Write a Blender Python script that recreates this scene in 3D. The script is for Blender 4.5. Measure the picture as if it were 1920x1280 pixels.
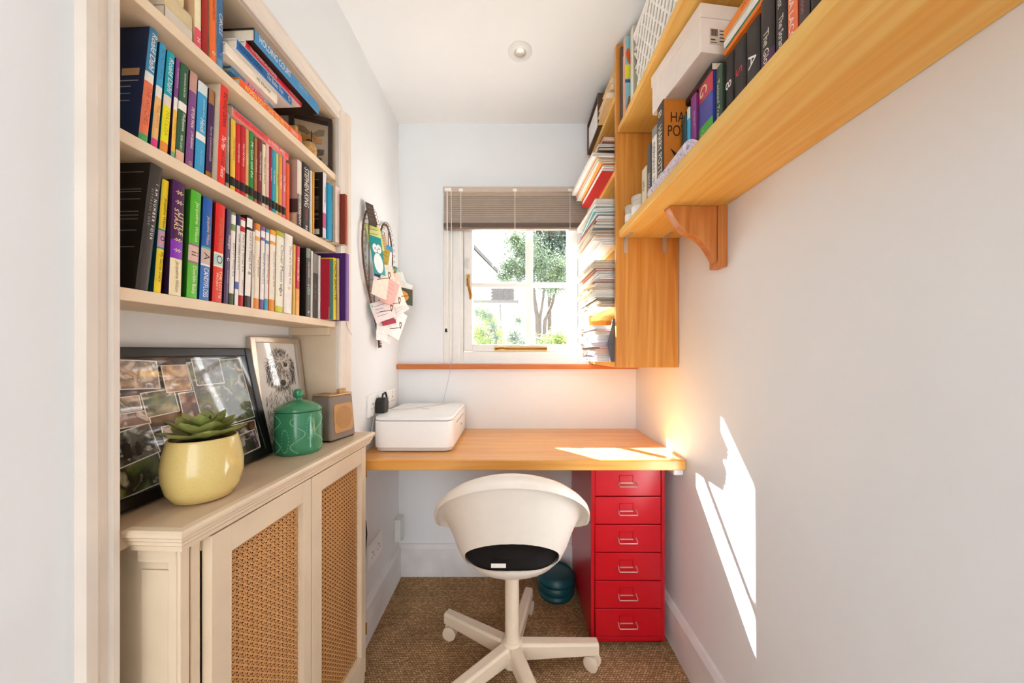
import bpy, bmesh, math, random
from mathutils import Vector, Matrix, Euler

for o in list(bpy.data.objects):
    bpy.data.objects.remove(o, do_unlink=True)
SC = bpy.context.scene
COL = SC.collection
RND = random.Random(11)
PI = math.pi

# ------------------------------------------------------------------ camera, sky, sun, exposure
EYE = 1.12
cam_d = bpy.data.cameras.new('camera'); cam = bpy.data.objects.new('camera', cam_d); COL.objects.link(cam)
cam.location = (0, 0, EYE); cam.rotation_euler = (PI/2, 0, 0)
cam_d.sensor_width = 36; cam_d.lens = 12.0; cam_d.shift_y = 20/1920; cam_d.clip_start = .02; cam_d.clip_end = 300
SC.camera = cam
SC.view_settings.view_transform = 'Standard'; SC.view_settings.look = 'None'
SC.view_settings.gamma = 1; SC.view_settings.use_curve_mapping = False
SC.view_settings.exposure = 0.46
world = bpy.data.worlds.new('sky'); SC.world = world; world.use_nodes = True
bg = world.node_tree.nodes['Background']
bg.inputs['Color'].default_value = (.945, .972, 1.0, 1); bg.inputs['Strength'].default_value = 3.1
sun_d = bpy.data.lights.new('sun', 'SUN'); sun = bpy.data.objects.new('sun', sun_d); COL.objects.link(sun)
sun_d.energy = 58.0; sun_d.color = (.97, .985, 1.0); sun_d.angle = math.radians(.6)
sun.rotation_euler = Vector((.92, -1.0, -1.15)).to_track_quat('-Z', 'Y').to_euler()
SC.cycles.diffuse_bounces = 6; SC.cycles.max_bounces = 12

# ------------------------------------------------------------------ helpers
def srgb(h):
    if not isinstance(h, str): return tuple(h)
    h = h.lstrip('#'); v = [int(h[i:i+2], 16)/255 for i in (0, 2, 4)]
    return tuple(c/12.92 if c <= .04045 else ((c+.055)/1.055)**2.4 for c in v)

MATS = {}
def newmat(name):
    m = bpy.data.materials.new(name); m.use_nodes = True
    return m, m.node_tree, m.node_tree.nodes['Principled BSDF']

def pm(name, color, rough=.5, var=.06, scale=30, bump=0, bscale=80, metal=0, spec=.4, coat=0, trans=0):
    """plain procedural material: colour broken by noise, optional bump"""
    if name in MATS: return MATS[name]
    m, nt, b = newmat(name); c = srgb(color)
    tc = nt.nodes.new('ShaderNodeTexCoord')
    nz = nt.nodes.new('ShaderNodeTexNoise'); nz.inputs['Scale'].default_value = scale; nz.inputs['Detail'].default_value = 3
    nt.links.new(tc.outputs['Object'], nz.inputs['Vector'])
    rp = nt.nodes.new('ShaderNodeValToRGB')
    rp.color_ramp.elements[0].position = .3; rp.color_ramp.elements[1].position = .7
    rp.color_ramp.elements[0].color = tuple(x*(1-var) for x in c)+(1,); rp.color_ramp.elements[1].color = tuple(min(1, x*(1+var)) for x in c)+(1,)
    nt.links.new(nz.outputs['Fac'], rp.inputs['Fac']); nt.links.new(rp.outputs['Color'], b.inputs['Base Color'])
    b.inputs['Roughness'].default_value = rough; b.inputs['Metallic'].default_value = metal
    b.inputs['Specular IOR Level'].default_value = spec; b.inputs['Coat Weight'].default_value = coat
    b.inputs['Transmission Weight'].default_value = trans
    if bump:
        n2 = nt.nodes.new('ShaderNodeTexNoise'); n2.inputs['Scale'].default_value = bscale; n2.inputs['Detail'].default_value = 4
        nt.links.new(tc.outputs['Object'], n2.inputs['Vector'])
        bp = nt.nodes.new('ShaderNodeBump'); bp.inputs['Strength'].default_value = bump; bp.inputs['Distance'].default_value = .002
        nt.links.new(n2.outputs['Fac'], bp.inputs['Height']); nt.links.new(bp.outputs['Normal'], b.inputs['Normal'])
    MATS[name] = m; return m

def ink(h):
    """printed card or cloth of one colour"""
    return pm('print_'+h.lstrip('#'), h, rough=.42, var=.05, scale=60)

def wood(name, c1, c2, axis='Y', rough=.42, board=.11):
    if name in MATS: return MATS[name]
    m, nt, b = newmat(name)
    tc = nt.nodes.new('ShaderNodeTexCoord'); mp = nt.nodes.new('ShaderNodeMapping')
    s = {'X': (1.2, 22, 22), 'Y': (22, 1.2, 22), 'Z': (22, 22, 1.2)}[axis]
    mp.inputs['Scale'].default_value = s; nt.links.new(tc.outputs['Object'], mp.inputs['Vector'])
    nz = nt.nodes.new('ShaderNodeTexNoise'); nz.inputs['Scale'].default_value = 1.6; nz.inputs['Detail'].default_value = 6; nz.inputs['Distortion'].default_value = 1.1
    nt.links.new(mp.outputs['Vector'], nz.inputs['Vector'])
    rp = nt.nodes.new('ShaderNodeValToRGB'); rp.color_ramp.elements[0].position = .32; rp.color_ramp.elements[1].position = .68
    rp.color_ramp.elements[0].color = srgb(c1)+(1,); rp.color_ramp.elements[1].color = srgb(c2)+(1,)
    nt.links.new(nz.outputs['Fac'], rp.inputs['Fac'])
    n2 = nt.nodes.new('ShaderNodeTexNoise'); n2.inputs['Scale'].default_value = 3.0; nt.links.new(tc.outputs['Object'], n2.inputs['Vector'])
    mx = nt.nodes.new('ShaderNodeMix'); mx.data_type = 'RGBA'; mx.blend_type = 'MULTIPLY'
    r2 = nt.nodes.new('ShaderNodeValToRGB'); r2.color_ramp.elements[0].color = (.86, .84, .8, 1); r2.color_ramp.elements[1].color = (1, 1, 1, 1)
    nt.links.new(n2.outputs['Fac'], r2.inputs['Fac'])
    mx.inputs['Factor'].default_value = 1
    nt.links.new(rp.outputs['Color'], mx.inputs[6]); nt.links.new(r2.outputs['Color'], mx.inputs[7])
    nt.links.new(mx.outputs[2], b.inputs['Base Color'])
    b.inputs['Roughness'].default_value = rough; b.inputs['Specular IOR Level'].default_value = .35
    bp = nt.nodes.new('ShaderNodeBump'); bp.inputs['Strength'].default_value = .12; bp.inputs['Distance'].default_value = .001
    nt.links.new(nz.outputs['Fac'], bp.inputs['Height']); nt.links.new(bp.outputs['Normal'], b.inputs['Normal'])
    MATS[name] = m; return m

def blotch(name, cols, scale, rough=.35):
    """flat print: blotchy picture of several colours"""
    if name in MATS: return MATS[name]
    m, nt, b = newmat(name)
    tc = nt.nodes.new('ShaderNodeTexCoord')
    mp = nt.nodes.new('ShaderNodeMapping'); mp.inputs['Location'].default_value = (RND.random()*9, RND.random()*9, RND.random()*9)
    nt.links.new(tc.outputs['Object'], mp.inputs['Vector'])
    nz = nt.nodes.new('ShaderNodeTexNoise'); nz.inputs['Scale'].default_value = scale; nz.inputs['Detail'].default_value = 5; nz.inputs['Distortion'].default_value = .8
    nt.links.new(mp.outputs['Vector'], nz.inputs['Vector'])
    rp = nt.nodes.new('ShaderNodeValToRGB'); cr = rp.color_ramp; n = len(cols)
    while len(cr.elements) < n: cr.elements.new(.5)
    for i, c in enumerate(cols):
        cr.elements[i].position = .3+.4*i/(n-1); cr.elements[i].color = srgb(c)+(1,)
    nt.links.new(nz.outputs['Fac'], rp.inputs['Fac']); nt.links.new(rp.outputs['Color'], b.inputs['Base Color'])
    b.inputs['Roughness'].default_value = rough
    MATS[name] = m; return m

class MB:
    def __init__(s): s.v = []; s.f = []; s.m = []; s.sm = []
    def add(s, vs, fs, m=0, smooth=False, mx=None):
        o = len(s.v)
        for p in vs: s.v.append(tuple(mx @ Vector(p)) if mx else tuple(p))
        for f in fs: s.f.append(tuple(i+o for i in f)); s.m.append(m); s.sm.append(smooth)
        return s
    def box(s, x0, x1, y0, y1, z0, z1, m=0, mx=None):
        vs = [(x0,y0,z0),(x1,y0,z0),(x1,y1,z0),(x0,y1,z0),(x0,y0,z1),(x1,y0,z1),(x1,y1,z1),(x0,y1,z1)]
        return s.add(vs, [(3,2,1,0),(4,5,6,7),(0,1,5,4),(1,2,6,5),(2,3,7,6),(3,0,4,7)], m, False, mx)
    def quad(s, a, b, c, d, m=0): return s.add([a,b,c,d], [(0,1,2,3)], m)
    def prism(s, poly, a0, a1, axis='z', m=0, smooth=False, mx=None):
        n = len(poly)
        def P(p, a): return {'z': (p[0], p[1], a), 'y': (p[0], a, p[1]), 'x': (a, p[0], p[1])}[axis]
        vs = [P(p, a0) for p in poly]+[P(p, a1) for p in poly]
        s.add(vs, [tuple(range(n-1, -1, -1)), tuple(range(n, 2*n))], m, False, mx)
        return s.add(vs, [(i, (i+1) % n, n+(i+1) % n, n+i) for i in range(n)], m, smooth, mx)
    def tube(s, pts, r, n=8, m=0, closed=False, mx=None):
        pts = [Vector(p) for p in pts]; k = len(pts); rings = []; up = None
        rr = r if isinstance(r, (list, tuple)) else [r]*k
        for i, p in enumerate(pts):
            a = pts[(i-1) % k] if (closed or i > 0) else p; b = pts[(i+1) % k] if (closed or i < k-1) else p
            t = (b-a).normalized() if (b-a).length > 1e-9 else Vector((0,0,1))
            if up is None:
                up = Vector((0,0,1)) if abs(t.z) < .9 else Vector((1,0,0))
            u = (up-t*up.dot(t))
            if u.length < 1e-6: u = t.orthogonal()
            u.normalize(); w = t.cross(u); up = u
            rings.append([p+u*rr[i]*math.cos(2*PI*j/n)+w*rr[i]*math.sin(2*PI*j/n) for j in range(n)])
        vs = [q for ring in rings for q in ring]; fs = []
        for i in range(k if closed else k-1):
            i2 = (i+1) % k
            for j in range(n): fs.append((i*n+j, i*n+(j+1) % n, i2*n+(j+1) % n, i2*n+j))
        s.add(vs, fs, m, True, mx)
        if not closed: s.add(rings[0]+rings[-1], [tuple(range(n-1,-1,-1)), tuple(range(n, 2*n))], m, False, mx)
        return s
    def lathe(s, prof, c=(0,0,0), n=32, m=0, sx=1, sy=1, mx=None):
        vs = []; fs = []; k = len(prof)
        for (r, z) in prof:
            for j in range(n):
                a = 2*PI*j/n; vs.append((c[0]+r*sx*math.cos(a), c[1]+r*sy*math.sin(a), c[2]+z))
        for i in range(k-1):
            for j in range(n): fs.append((i*n+j, i*n+(j+1) % n, (i+1)*n+(j+1) % n, (i+1)*n+j))
        if prof[0][0] > 1e-5: fs.append(tuple(range(n-1, -1, -1)))
        if prof[-1][0] > 1e-5: fs.append(tuple(range((k-1)*n, k*n)))
        return s.add(vs, fs, m, True, mx)
    def build(s, name, mats, parent=None, bevel=0, world=False, angle=35, merge=True):
        me = bpy.data.meshes.new(name); me.from_pydata(s.v, [], s.f)
        if not isinstance(mats, (list, tuple)): mats = [mats]
        for x in mats: me.materials.append(x)
        for p, mi, sm in zip(me.polygons, s.m, s.sm): p.material_index = mi; p.use_smooth = sm
        bm = bmesh.new(); bm.from_mesh(me)
        if merge: bmesh.ops.remove_doubles(bm, verts=bm.verts, dist=1e-6)
        bmesh.ops.recalc_face_normals(bm, faces=bm.faces); bm.to_mesh(me); bm.free()
        if any(s.sm): me.set_sharp_from_angle(angle=math.radians(angle))
        o = bpy.data.objects.new(name, me); COL.objects.link(o)
        if parent:
            o.parent = parent
            if world: o.matrix_parent_inverse = MW(parent).inverted()
        if bevel:
            b = o.modifiers.new('bevel', 'BEVEL'); b.width = bevel; b.segments = 2; b.limit_method = 'ANGLE'; b.angle_limit = math.radians(40)
        return o

def MW(o):
    m = Matrix.LocRotScale(o.location, o.rotation_euler, o.scale)
    return MW(o.parent) @ o.matrix_parent_inverse @ m if o.parent else m

def tag(o, label=None, cat=None, group=None, kind=None):
    if label: o['label'] = label
    if cat: o['category'] = cat
    if group: o['group'] = group
    if kind: o['kind'] = kind
    return o
def thing(name, label, cat, loc=(0,0,0), rot=(0,0,0), group=None):
    o = bpy.data.objects.new(name, None); COL.objects.link(o); o.empty_display_size = .02
    o.location = loc; o.rotation_euler = rot
    return tag(o, label, cat, group)
def struct(o): return tag(o, kind='structure')

TXT = {}
def text_geo(sx, shear=0):
    k = (sx, shear)
    if k not in TXT:
        c = bpy.data.curves.new('t', 'FONT'); c.body = sx; c.resolution_u = 3; c.shear = shear
        ob = bpy.data.objects.new('t', c); me = bpy.data.meshes.new_from_object(ob)
        vs = [(v.co.x, v.co.y) for v in me.vertices]; fs = [tuple(p.vertices) for p in me.polygons]
        bpy.data.objects.remove(ob); bpy.data.curves.remove(c); bpy.data.meshes.remove(me)
        x0 = min(v[0] for v in vs); x1 = max(v[0] for v in vs); y0 = min(v[1] for v in vs); y1 = max(v[1] for v in vs)
        TXT[k] = ([((v[0]-x0)/(x1-x0), (v[1]-y0)/(y1-y0)) for v in vs], fs, (x1-x0)/(y1-y0))
    return TXT[k]
def add_text(mb, sx, origin, ax, ay, length, height, m=0, shear=0):
    """flat lettering: origin = lower left, ax / ay unit directions of reading and of letter height"""
    g, fs, asp = text_geo(sx, shear); o = Vector(origin); ax = Vector(ax); ay = Vector(ay)
    length = min(length, height*asp*1.3)
    mb.add([o+ax*(u*length)+ay*(v*height) for u, v in g], fs, m)

ORD = ['first','second','third','fourth','fifth','sixth','seventh','eighth','ninth','tenth','eleventh','twelfth','thirteenth','fourteenth','fifteenth','sixteenth',
       'seventeenth','eighteenth','nineteenth','twentieth']+['twenty-'+w for w in ('first','second','third','fourth','fifth','sixth','seventh','eighth','ninth')]+['thirtieth']+['thirty-'+w for w in ('first','second','third','fourth','fifth')]

# measured layout (metres): camera at the origin looking along +Y
YB = 1.719; XR = .623; XL = -.57; ZC = 2.27
AX, AT = -.624, .045                       # alcove wall line: X = AX + AT * Y
AA = math.atan(AT)
def AL(w, u, z): return (AX+AT*u+w*math.cos(AA), u-w*math.sin(AA), z)
def UPX(px, w=0): return (-(AX+w))/((960-px)/640+AT)
AROT = (0, 0, -AA)

# ------------------------------------------------------------------ shared materials
def wallmat(name, c, dirty=0):
    m = pm(name, c, rough=.75, var=.012, scale=5, bump=.25, bscale=18, spec=.2); return m
M_WALL = wallmat('white_wall_paint', '#e9ecee')
M_CEIL = wallmat('ceiling_paint', '#eff1f1')
M_SKIRT = pm('skirting_paint', '#e4e4e4', rough=.5, var=.10, scale=7, bump=.2, bscale=30)
M_CREAM = pm('cream_gloss_paint', '#e4d0b4', rough=.42, var=.05, scale=9, bump=.25, bscale=40)
M_ARCH = pm('architrave_paint', '#e3d8cb', rough=.45, var=.05, scale=9, bump=.3, bscale=25)
M_SHELF = pm('cream_shelf_paint', '#ecd6b8', rough=.5, var=.05, scale=14, bump=.2, bscale=60)
M_PINE = wood('orange_pine_upright', '#d58432', '#ecaa52', 'Z')
M_PINEY = wood('bounce_lit_pine_lengthways', '#efb14e', '#fad077', 'Y')  # shelf pine lightened to carry the sun bounced onto its underside
M_PINEX = wood('orange_pine_crossways', '#df9848', '#eeb566', 'X')
M_DESK = wood('varnished_desk_pine', '#e0963f', '#f0b45c', 'X', rough=.3)
M_DESK.node_tree.nodes['Principled BSDF'].inputs['Coat Weight'].default_value = .6
M_DESK.node_tree.nodes['Principled BSDF'].inputs['Coat Roughness'].default_value = .25
M_BRKT = wood('reddish_pine', '#b86a2e', '#d68f4c', 'Z')
M_WHITE = pm('white_gloss_paint', '#e4e4e1', rough=.3, var=.02)
M_PLAST = pm('white_plastic', '#f4f3f1', rough=.28, var=.01, spec=.5)
M_STEEL = pm('brushed_steel', '#cdc4b6', rough=.35, metal=.6, var=.08)
M_BRASS = pm('aged_brass', '#a87a3a', rough=.35, metal=1, var=.15)
M_BLACK = pm('black_satin', '#15120f', rough=.35, var=.1)
M_PAPER = pm('page_paper', '#e2d4bd', rough=.8, var=.06, scale=200)
M_PAPERW = pm('white_paper', '#f2eee8', rough=.75, var=.03, scale=80)
def glassmat():
    m, nt, b = newmat('window_glass'); nt.nodes.remove(b)
    out = nt.nodes['Material Output']; tr = nt.nodes.new('ShaderNodeBsdfTransparent'); gl = nt.nodes.new('ShaderNodeBsdfGlossy')
    gl.inputs['Roughness'].default_value = .03
    lw = nt.nodes.new('ShaderNodeLayerWeight'); pw = nt.nodes.new('ShaderNodeMath'); pw.operation = 'POWER'; pw.inputs[1].default_value = 5
    fr = nt.nodes.new('ShaderNodeMath'); fr.operation = 'MULTIPLY_ADD'; fr.inputs[1].default_value = .9; fr.inputs[2].default_value = .03
    nt.links.new(lw.outputs['Facing'], pw.inputs[0]); nt.links.new(pw.outputs[0], fr.inputs[0])
    mx = nt.nodes.new('ShaderNodeMixShader'); nt.links.new(fr.outputs[0], mx.inputs[0]); nt.links.new(tr.outputs[0], mx.inputs[1]); nt.links.new(gl.outputs[0], mx.inputs[2])
    nt.links.new(mx.outputs[0], out.inputs['Surface']); return m
M_GLASS = glassmat()
def carpetmat():
    m, nt, b = newmat('sisal_carpet'); tc = nt.nodes.new('ShaderNodeTexCoord')
    br = nt.nodes.new('ShaderNodeTexBrick'); br.inputs['Scale'].default_value = 1
    br.inputs['Brick Width'].default_value = .011; br.inputs['Row Height'].default_value = .0075; br.inputs['Mortar Size'].default_value = .0014; br.inputs['Mortar Smooth'].default_value = .6
    br.inputs['Color1'].default_value = srgb('#ab9070')+(1,); br.inputs['Color2'].default_value = srgb('#876c4e')+(1,); br.inputs['Mortar'].default_value = srgb('#5f4830')+(1,)
    nz0 = nt.nodes.new('ShaderNodeTexNoise'); nz0.inputs['Scale'].default_value = 60
    nt.links.new(tc.outputs['Object'], nz0.inputs['Vector'])
    mixv = nt.nodes.new('ShaderNodeVectorMath'); mixv.operation = 'MULTIPLY_ADD'; mixv.inputs[1].default_value = (.009, .009, 0)
    nt.links.new(nz0.outputs['Color'], mixv.inputs[0]); nt.links.new(tc.outputs['Object'], mixv.inputs[2])
    nt.links.new(mixv.outputs[0], br.inputs['Vector'])
    nz = nt.nodes.new('ShaderNodeTexNoise'); nz.inputs['Scale'].default_value = 9; nz.inputs['Detail'].default_value = 6
    nt.links.new(tc.outputs['Object'], nz.inputs['Vector'])
    mx = nt.nodes.new('ShaderNodeMix'); mx.data_type = 'RGBA'; mx.blend_type = 'MULTIPLY'; mx.inputs['Factor'].default_value = .6
    nt.links.new(br.outputs['Color'], mx.inputs[6]); nt.links.new(nz.outputs['Fac'], mx.inputs[7])
    gm = nt.nodes.new('ShaderNodeMix'); gm.data_type = 'RGBA'; gm.blend_type = 'MULTIPLY'; gm.inputs['Factor'].default_value = 1; gm.inputs[7].default_value = (2.3, 2.2, 2.1, 1)
    nt.links.new(mx.outputs[2], gm.inputs[6]); nt.links.new(gm.outputs[2], b.inputs['Base Color']); b.inputs['Roughness'].default_value = .95
    b.inputs['Specular IOR Level'].default_value = .1
    bp = nt.nodes.new('ShaderNodeBump'); bp.inputs['Strength'].default_value = .8; bp.inputs['Distance'].default_value = .003
    iv = nt.nodes.new('ShaderNodeMath'); iv.operation = 'SUBTRACT'; iv.inputs[0].default_value = 1; nt.links.new(br.outputs['Fac'], iv.inputs[1])
    nt.links.new(iv.outputs[0], bp.inputs['Height']); nt.links.new(bp.outputs['Normal'], b.inputs['Normal'])
    return m
M_CARPET = carpetmat()

# ------------------------------------------------------------------ room shell
YN = -2.0; CTOP = .846
U0, U1, ZT, DEEP = .515, 1.112, 1.88, .147      # alcove opening: along the wall, top, depth
o = MB().box(-.9, .9, YN, YB+.25, -.06, 0).build('floor', M_CARPET); struct(o)
o = MB().box(-.9, .9, YN, YB+.25, ZC, ZC+.06).build('ceiling', M_CEIL); struct(o)
o = MB().box(XR, XR+.15, YN, YB+.25, 0, ZC).build('wall_right', M_WALL); struct(o)
WX0, WX1, WZ0, WZ1 = -.346, .43, 1.062, 1.95
m = MB(); m.box(XL-.1, WX0, YB, YB+.09, 0, ZC); m.box(WX1, XR+.1, YB, YB+.09, 0, ZC); m.box(WX0, WX1, YB, YB+.09, 0, WZ0); m.box(WX0, WX1, YB, YB+.09, WZ1, ZC)
struct(m.build('wall_back', M_WALL))
m = MB()
def wl(u, w=0): p = AL(w, u, 0); return (p[0], p[1])
m.prism([wl(YN), wl(U0), wl(U0, -DEEP-.1), wl(YN, -DEEP-.1)], 0, ZC)
m.prism([wl(U1), (XL, 1.2), (XL, YB+.1), (XL-.25, YB+.1), wl(U1, -DEEP-.1)], 0, ZC)
m.prism([wl(U0), wl(U1), wl(U1, -DEEP-.1), wl(U0, -DEEP-.1)], ZT, ZC)
m.prism([wl(U0, -DEEP), wl(U1, -DEEP), wl(U1, -DEEP-.1), wl(U0, -DEEP-.1)], 0, ZT)
struct(m.build('wall_left', M_WALL))
# skirting
SK = .16
def skirt_profile(t): return [(0, 0), (t, 0), (t, SK-.02), (t*.45, SK-.004), (0, SK)]
m = MB().prism([(YB-a, z) for a, z in skirt_profile(.018)], XL, XR, 'x'); struct(m.build('baseboard_back', M_SKIRT))
m = MB().prism([(XR-a, z) for a, z in skirt_profile(.018)], YN, YB-.018, 'y'); struct(m.build('baseboard_right', M_SKIRT))
m = MB().prism([(XL+a, z) for a, z in skirt_profile(.018)], 1.2, YB-.018, 'y'); struct(m.build('baseboard_left', M_SKIRT))

# alcove architrave: moulded strip round the old doorway, drawn as a profile (distance from opening, projection)
PROF = [(0, 0), (0, .010), (.004, .014), (.012, .014), (.016, .010), (.026, .012), (.034, .018), (.047, .018), (.047, 0)]
def arch_vertical(u, sgn, wid, z0, z1):
    k = wid/.047
    poly = [wl(u+sgn*a*k, w) for a, w in PROF]
    return MB().prism(poly, z0, z1)
a1 = arch_vertical(U0, -1, .045, 0, ZT+.045); o = a1.build('trim_1', M_ARCH); struct(o)
a2 = arch_vertical(U1, 1, .062, 0, ZT+.045); o = a2.build('trim_2', M_ARCH); struct(o)
m = MB(); n = len(PROF); vs = []
for u in (U0, U1):
    for a, w in PROF:
        p = AL(w, u, ZT+a*(.045/.047)); vs.append(p)
m.add(vs, [(i, (i+1) % n, n+(i+1) % n, n+i) for i in range(n)]+[tuple(range(n)), tuple(range(2*n-1, n-1, -1))])
struct(m.build('trim_3', M_ARCH))

# painted linings of the alcove: far jamb, near jamb, soffit
M_LINE = pm('cream_lining_paint', '#e0ccb0', rough=.55, var=.04, scale=9)
for nm, u0_, u1_, z0_, z1_ in (('trim_4', U1-.0010, U1, CTOP, ZT), ('trim_5', U0, U0+.0010, CTOP, ZT), ('trim_6', U0+.0010, U1-.0010, ZT-.0010, ZT)):
    m = MB().prism([wl(u0_, -DEEP), wl(u1_, -DEEP), wl(u1_, 0), wl(u0_, 0)], z0_, z1_); struct(m.build(nm, M_LINE))

# ------------------------------------------------------------------ window
fy0, fy1 = YB+.012, YB+.07
t = bpy.data.objects.new('window_1', None); COL.objects.link(t); t.location = (0, YB, WZ0); t.empty_display_size = .02; struct(t)
GX0, GX1, GZ0, GZ1 = -.201, .285, 1.16, 1.875
m = MB(); m.box(WX0, -.247, fy0, fy1, WZ0, WZ1); m.box(.336, WX1, fy0, fy1, WZ0, WZ1); m.box(-.247, .336, fy0, fy1, WZ0, 1.122); m.box(-.247, .336, fy0, fy1, 1.915, WZ1)
m.box(WX0, -.318, fy0-.010, fy0, WZ0, WZ1); m.box(-.300, -.262, fy0-.005, fy0, WZ0, WZ1)
m.build('window_frame', M_WHITE, t, bevel=.003, world=True)
cy0, cy1 = YB+.018, YB+.058
m = MB(); m.box(-.245, GX0, cy0, cy1, 1.125, 1.912); m.box(GX1, .334, cy0, cy1, 1.125, 1.912); m.box(GX0, GX1, cy0, cy1, 1.125, GZ0); m.box(GX0, GX1, cy0, cy1, GZ1, 1.912)
m.build('casement', M_WHITE, t, bevel=.004, world=True)
MB().box(GX0, GX1, cy0+.006, cy1-.016, 1.451, 1.475).build('glazing_bar', M_WHITE, t, bevel=.004, world=True)
MB().box(.070, .108, cy0+.012, cy1-.010, GZ0, GZ1).build('glazing_bar', M_WHITE, t, bevel=.004, world=True)
for (x0, x1) in ((GX0, .066), (.110, GX1)):
    for (z0, z1) in ((GZ0, 1.448), (1.476, GZ1)):
        MB().box(x0, x1, cy0+.02, cy0+.023, z0, z1).build('pane', M_GLASS, t, world=True)
# handle, catch, stay
m = MB(); m.box(-.231, -.213, cy0-.006, cy0, 1.455, 1.515)
m.tube([(-.222, cy0-.004, 1.49), (-.222, cy0-.026, 1.488), (-.220, cy0-.030, 1.465), (-.212, cy0-.030, 1.43), (-.205, cy0-.028, 1.402), (-.207, cy0-.026, 1.385)], [.006, .006, .0065, .007, .009, .006], 10)
m.build('window_handle', M_BRASS, t, world=True)
m = MB(); m.box(-.235, -.214, cy0-.005, cy0, 1.545, 1.595); m.box(-.230, -.222, cy0-.012, cy0-.005, 1.55, 1.585); m.build('window_catch', M_STEEL, t, bevel=.001, world=True)
m = MB(); m.box(-.09, .178, cy0-.005, cy0, 1.128, 1.148); m.tube([(-.085, cy0-.012, 1.139), (-.05, cy0-.014, 1.143), (-.03, cy0-.012, 1.138), (.14, cy0-.012, 1.138), (.165, cy0-.014, 1.14), (.175, cy0-.014, 1.138)], [.007, .005, .004, .004, .006, .007], 8)
m.build('window_stay', M_BRASS, t, world=True)
# sill board
o = MB().box(XL, XR, 1.682, YB+.012, 1.036, 1.060).build('window_sill', wood('sill_pine', '#b5602a', '#d07e3e', 'X'), bevel=.004)
struct(o)

# venetian blind, mostly drawn up
BX0, BX1 = -.342, .378
t = thing('venetian_blind', 'brown venetian blind drawn up over the top of the window', 'blind', (0, 1.70, 1.935))
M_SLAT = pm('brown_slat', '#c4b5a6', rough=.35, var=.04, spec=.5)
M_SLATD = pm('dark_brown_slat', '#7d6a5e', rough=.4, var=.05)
by0, by1 = 1.690, 1.715
m = MB(); m.box(BX0, BX1, by0, by1+.004, 1.915, 1.940); m.build('headrail', M_SLAT, t, bevel=.002, world=True)
nsl = 15; z = 1.905
slat_me = None
for i in range(nsl):
    mb = MB(); a = math.radians(72); n = 5
    prof = []
    for k in range(n):
        q = (k/(n-1)-.5); prof.append((q*.020, .0026-.0104*q*q))
    top = [(p[0], p[1]+.0006) for p in prof]; poly = prof+top[::-1]
    poly = [(1.7025+x*math.cos(a)+y*math.sin(a), 1.906-.0106*i+x*math.sin(a)-y*math.cos(a)) for x, y in poly]
    mb.prism(poly, BX0+.003, BX1-.003, 'x'); mb.build('slat', M_SLAT, t, world=True)
for i in range(6):
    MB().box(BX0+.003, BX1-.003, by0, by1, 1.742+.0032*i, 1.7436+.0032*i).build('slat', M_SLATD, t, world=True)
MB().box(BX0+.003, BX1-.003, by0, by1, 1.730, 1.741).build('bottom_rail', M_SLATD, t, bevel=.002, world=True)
for x in (-.255, .012, .285):
    m = MB(); m.tube([(x, by0-.001, 1.92), (x, by0-.001, 1.732)], .0009, 6); m.tube([(x+.004, by0-.001, 1.92), (x+.004, by0-.001, 1.732)], .0007, 6); m.box(x-.008, x+.012, by0-.004, by0, 1.915, 1.928)
    m.build('ladder_cord', M_PAPERW, t, world=True)
m = MB()
for dx, zz in ((-.322, 1.235), (-.318, 1.235), (-.300, 1.09)):
    m.tube([(dx, by0-.006, 1.925), (dx+.001, by0-.006, 1.6), (dx-.004, by0-.006, zz)], .0012, 6)
m.box(-.332, -.300, by0-.008, by0, 1.915, 1.93); m.build('pull_cord', M_PAPERW, t, world=True)
MB().lathe([(.002, 0), (.006, .002), (.005, .016), (.002, .02)], (-.325, by0-.006, 1.218), 12).build('cord_toggle', M_BLACK, t, world=True)

# recessed downlight
t = thing('downlight', 'round white recessed downlight in the ceiling', 'ceiling light', (.031, 1.307, ZC))
MB().lathe([(.020, -.001), (.024, -.008), (.040, -.006), (.046, -.001), (.046, .002), (.02, .002)], (.031, 1.307, ZC), 40).build('bezel', M_WHITE, t, world=True)
MB().lathe([(.0, -.006), (.010, -.007), (.0195, -.004), (.0205, 0)], (.031, 1.307, ZC), 24).build('lamp', M_STEEL, t, world=True)

# ------------------------------------------------------------------ desk
DZ = .736; DY0 = 1.217
t = thing('desk', 'orange pine desk top fitted wall to wall beneath the window', 'desk', (0, 1.46, DZ))
MB().box(XL+.001, XR-.001, DY0, YB-.001, DZ-.038, DZ).build('desk_top', M_DESK, t, bevel=.003, world=True)
MB().box(.585, .621, 1.235, 1.32, DZ-.062, DZ-.039).build('wall_batten', M_WHITE, t, bevel=.004, world=True)
MB().box(XL+.001, XL+.022, 1.24, 1.70, DZ-.07, DZ-.039).build('wall_batten', M_WHITE, t, bevel=.003, world=True)

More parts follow.
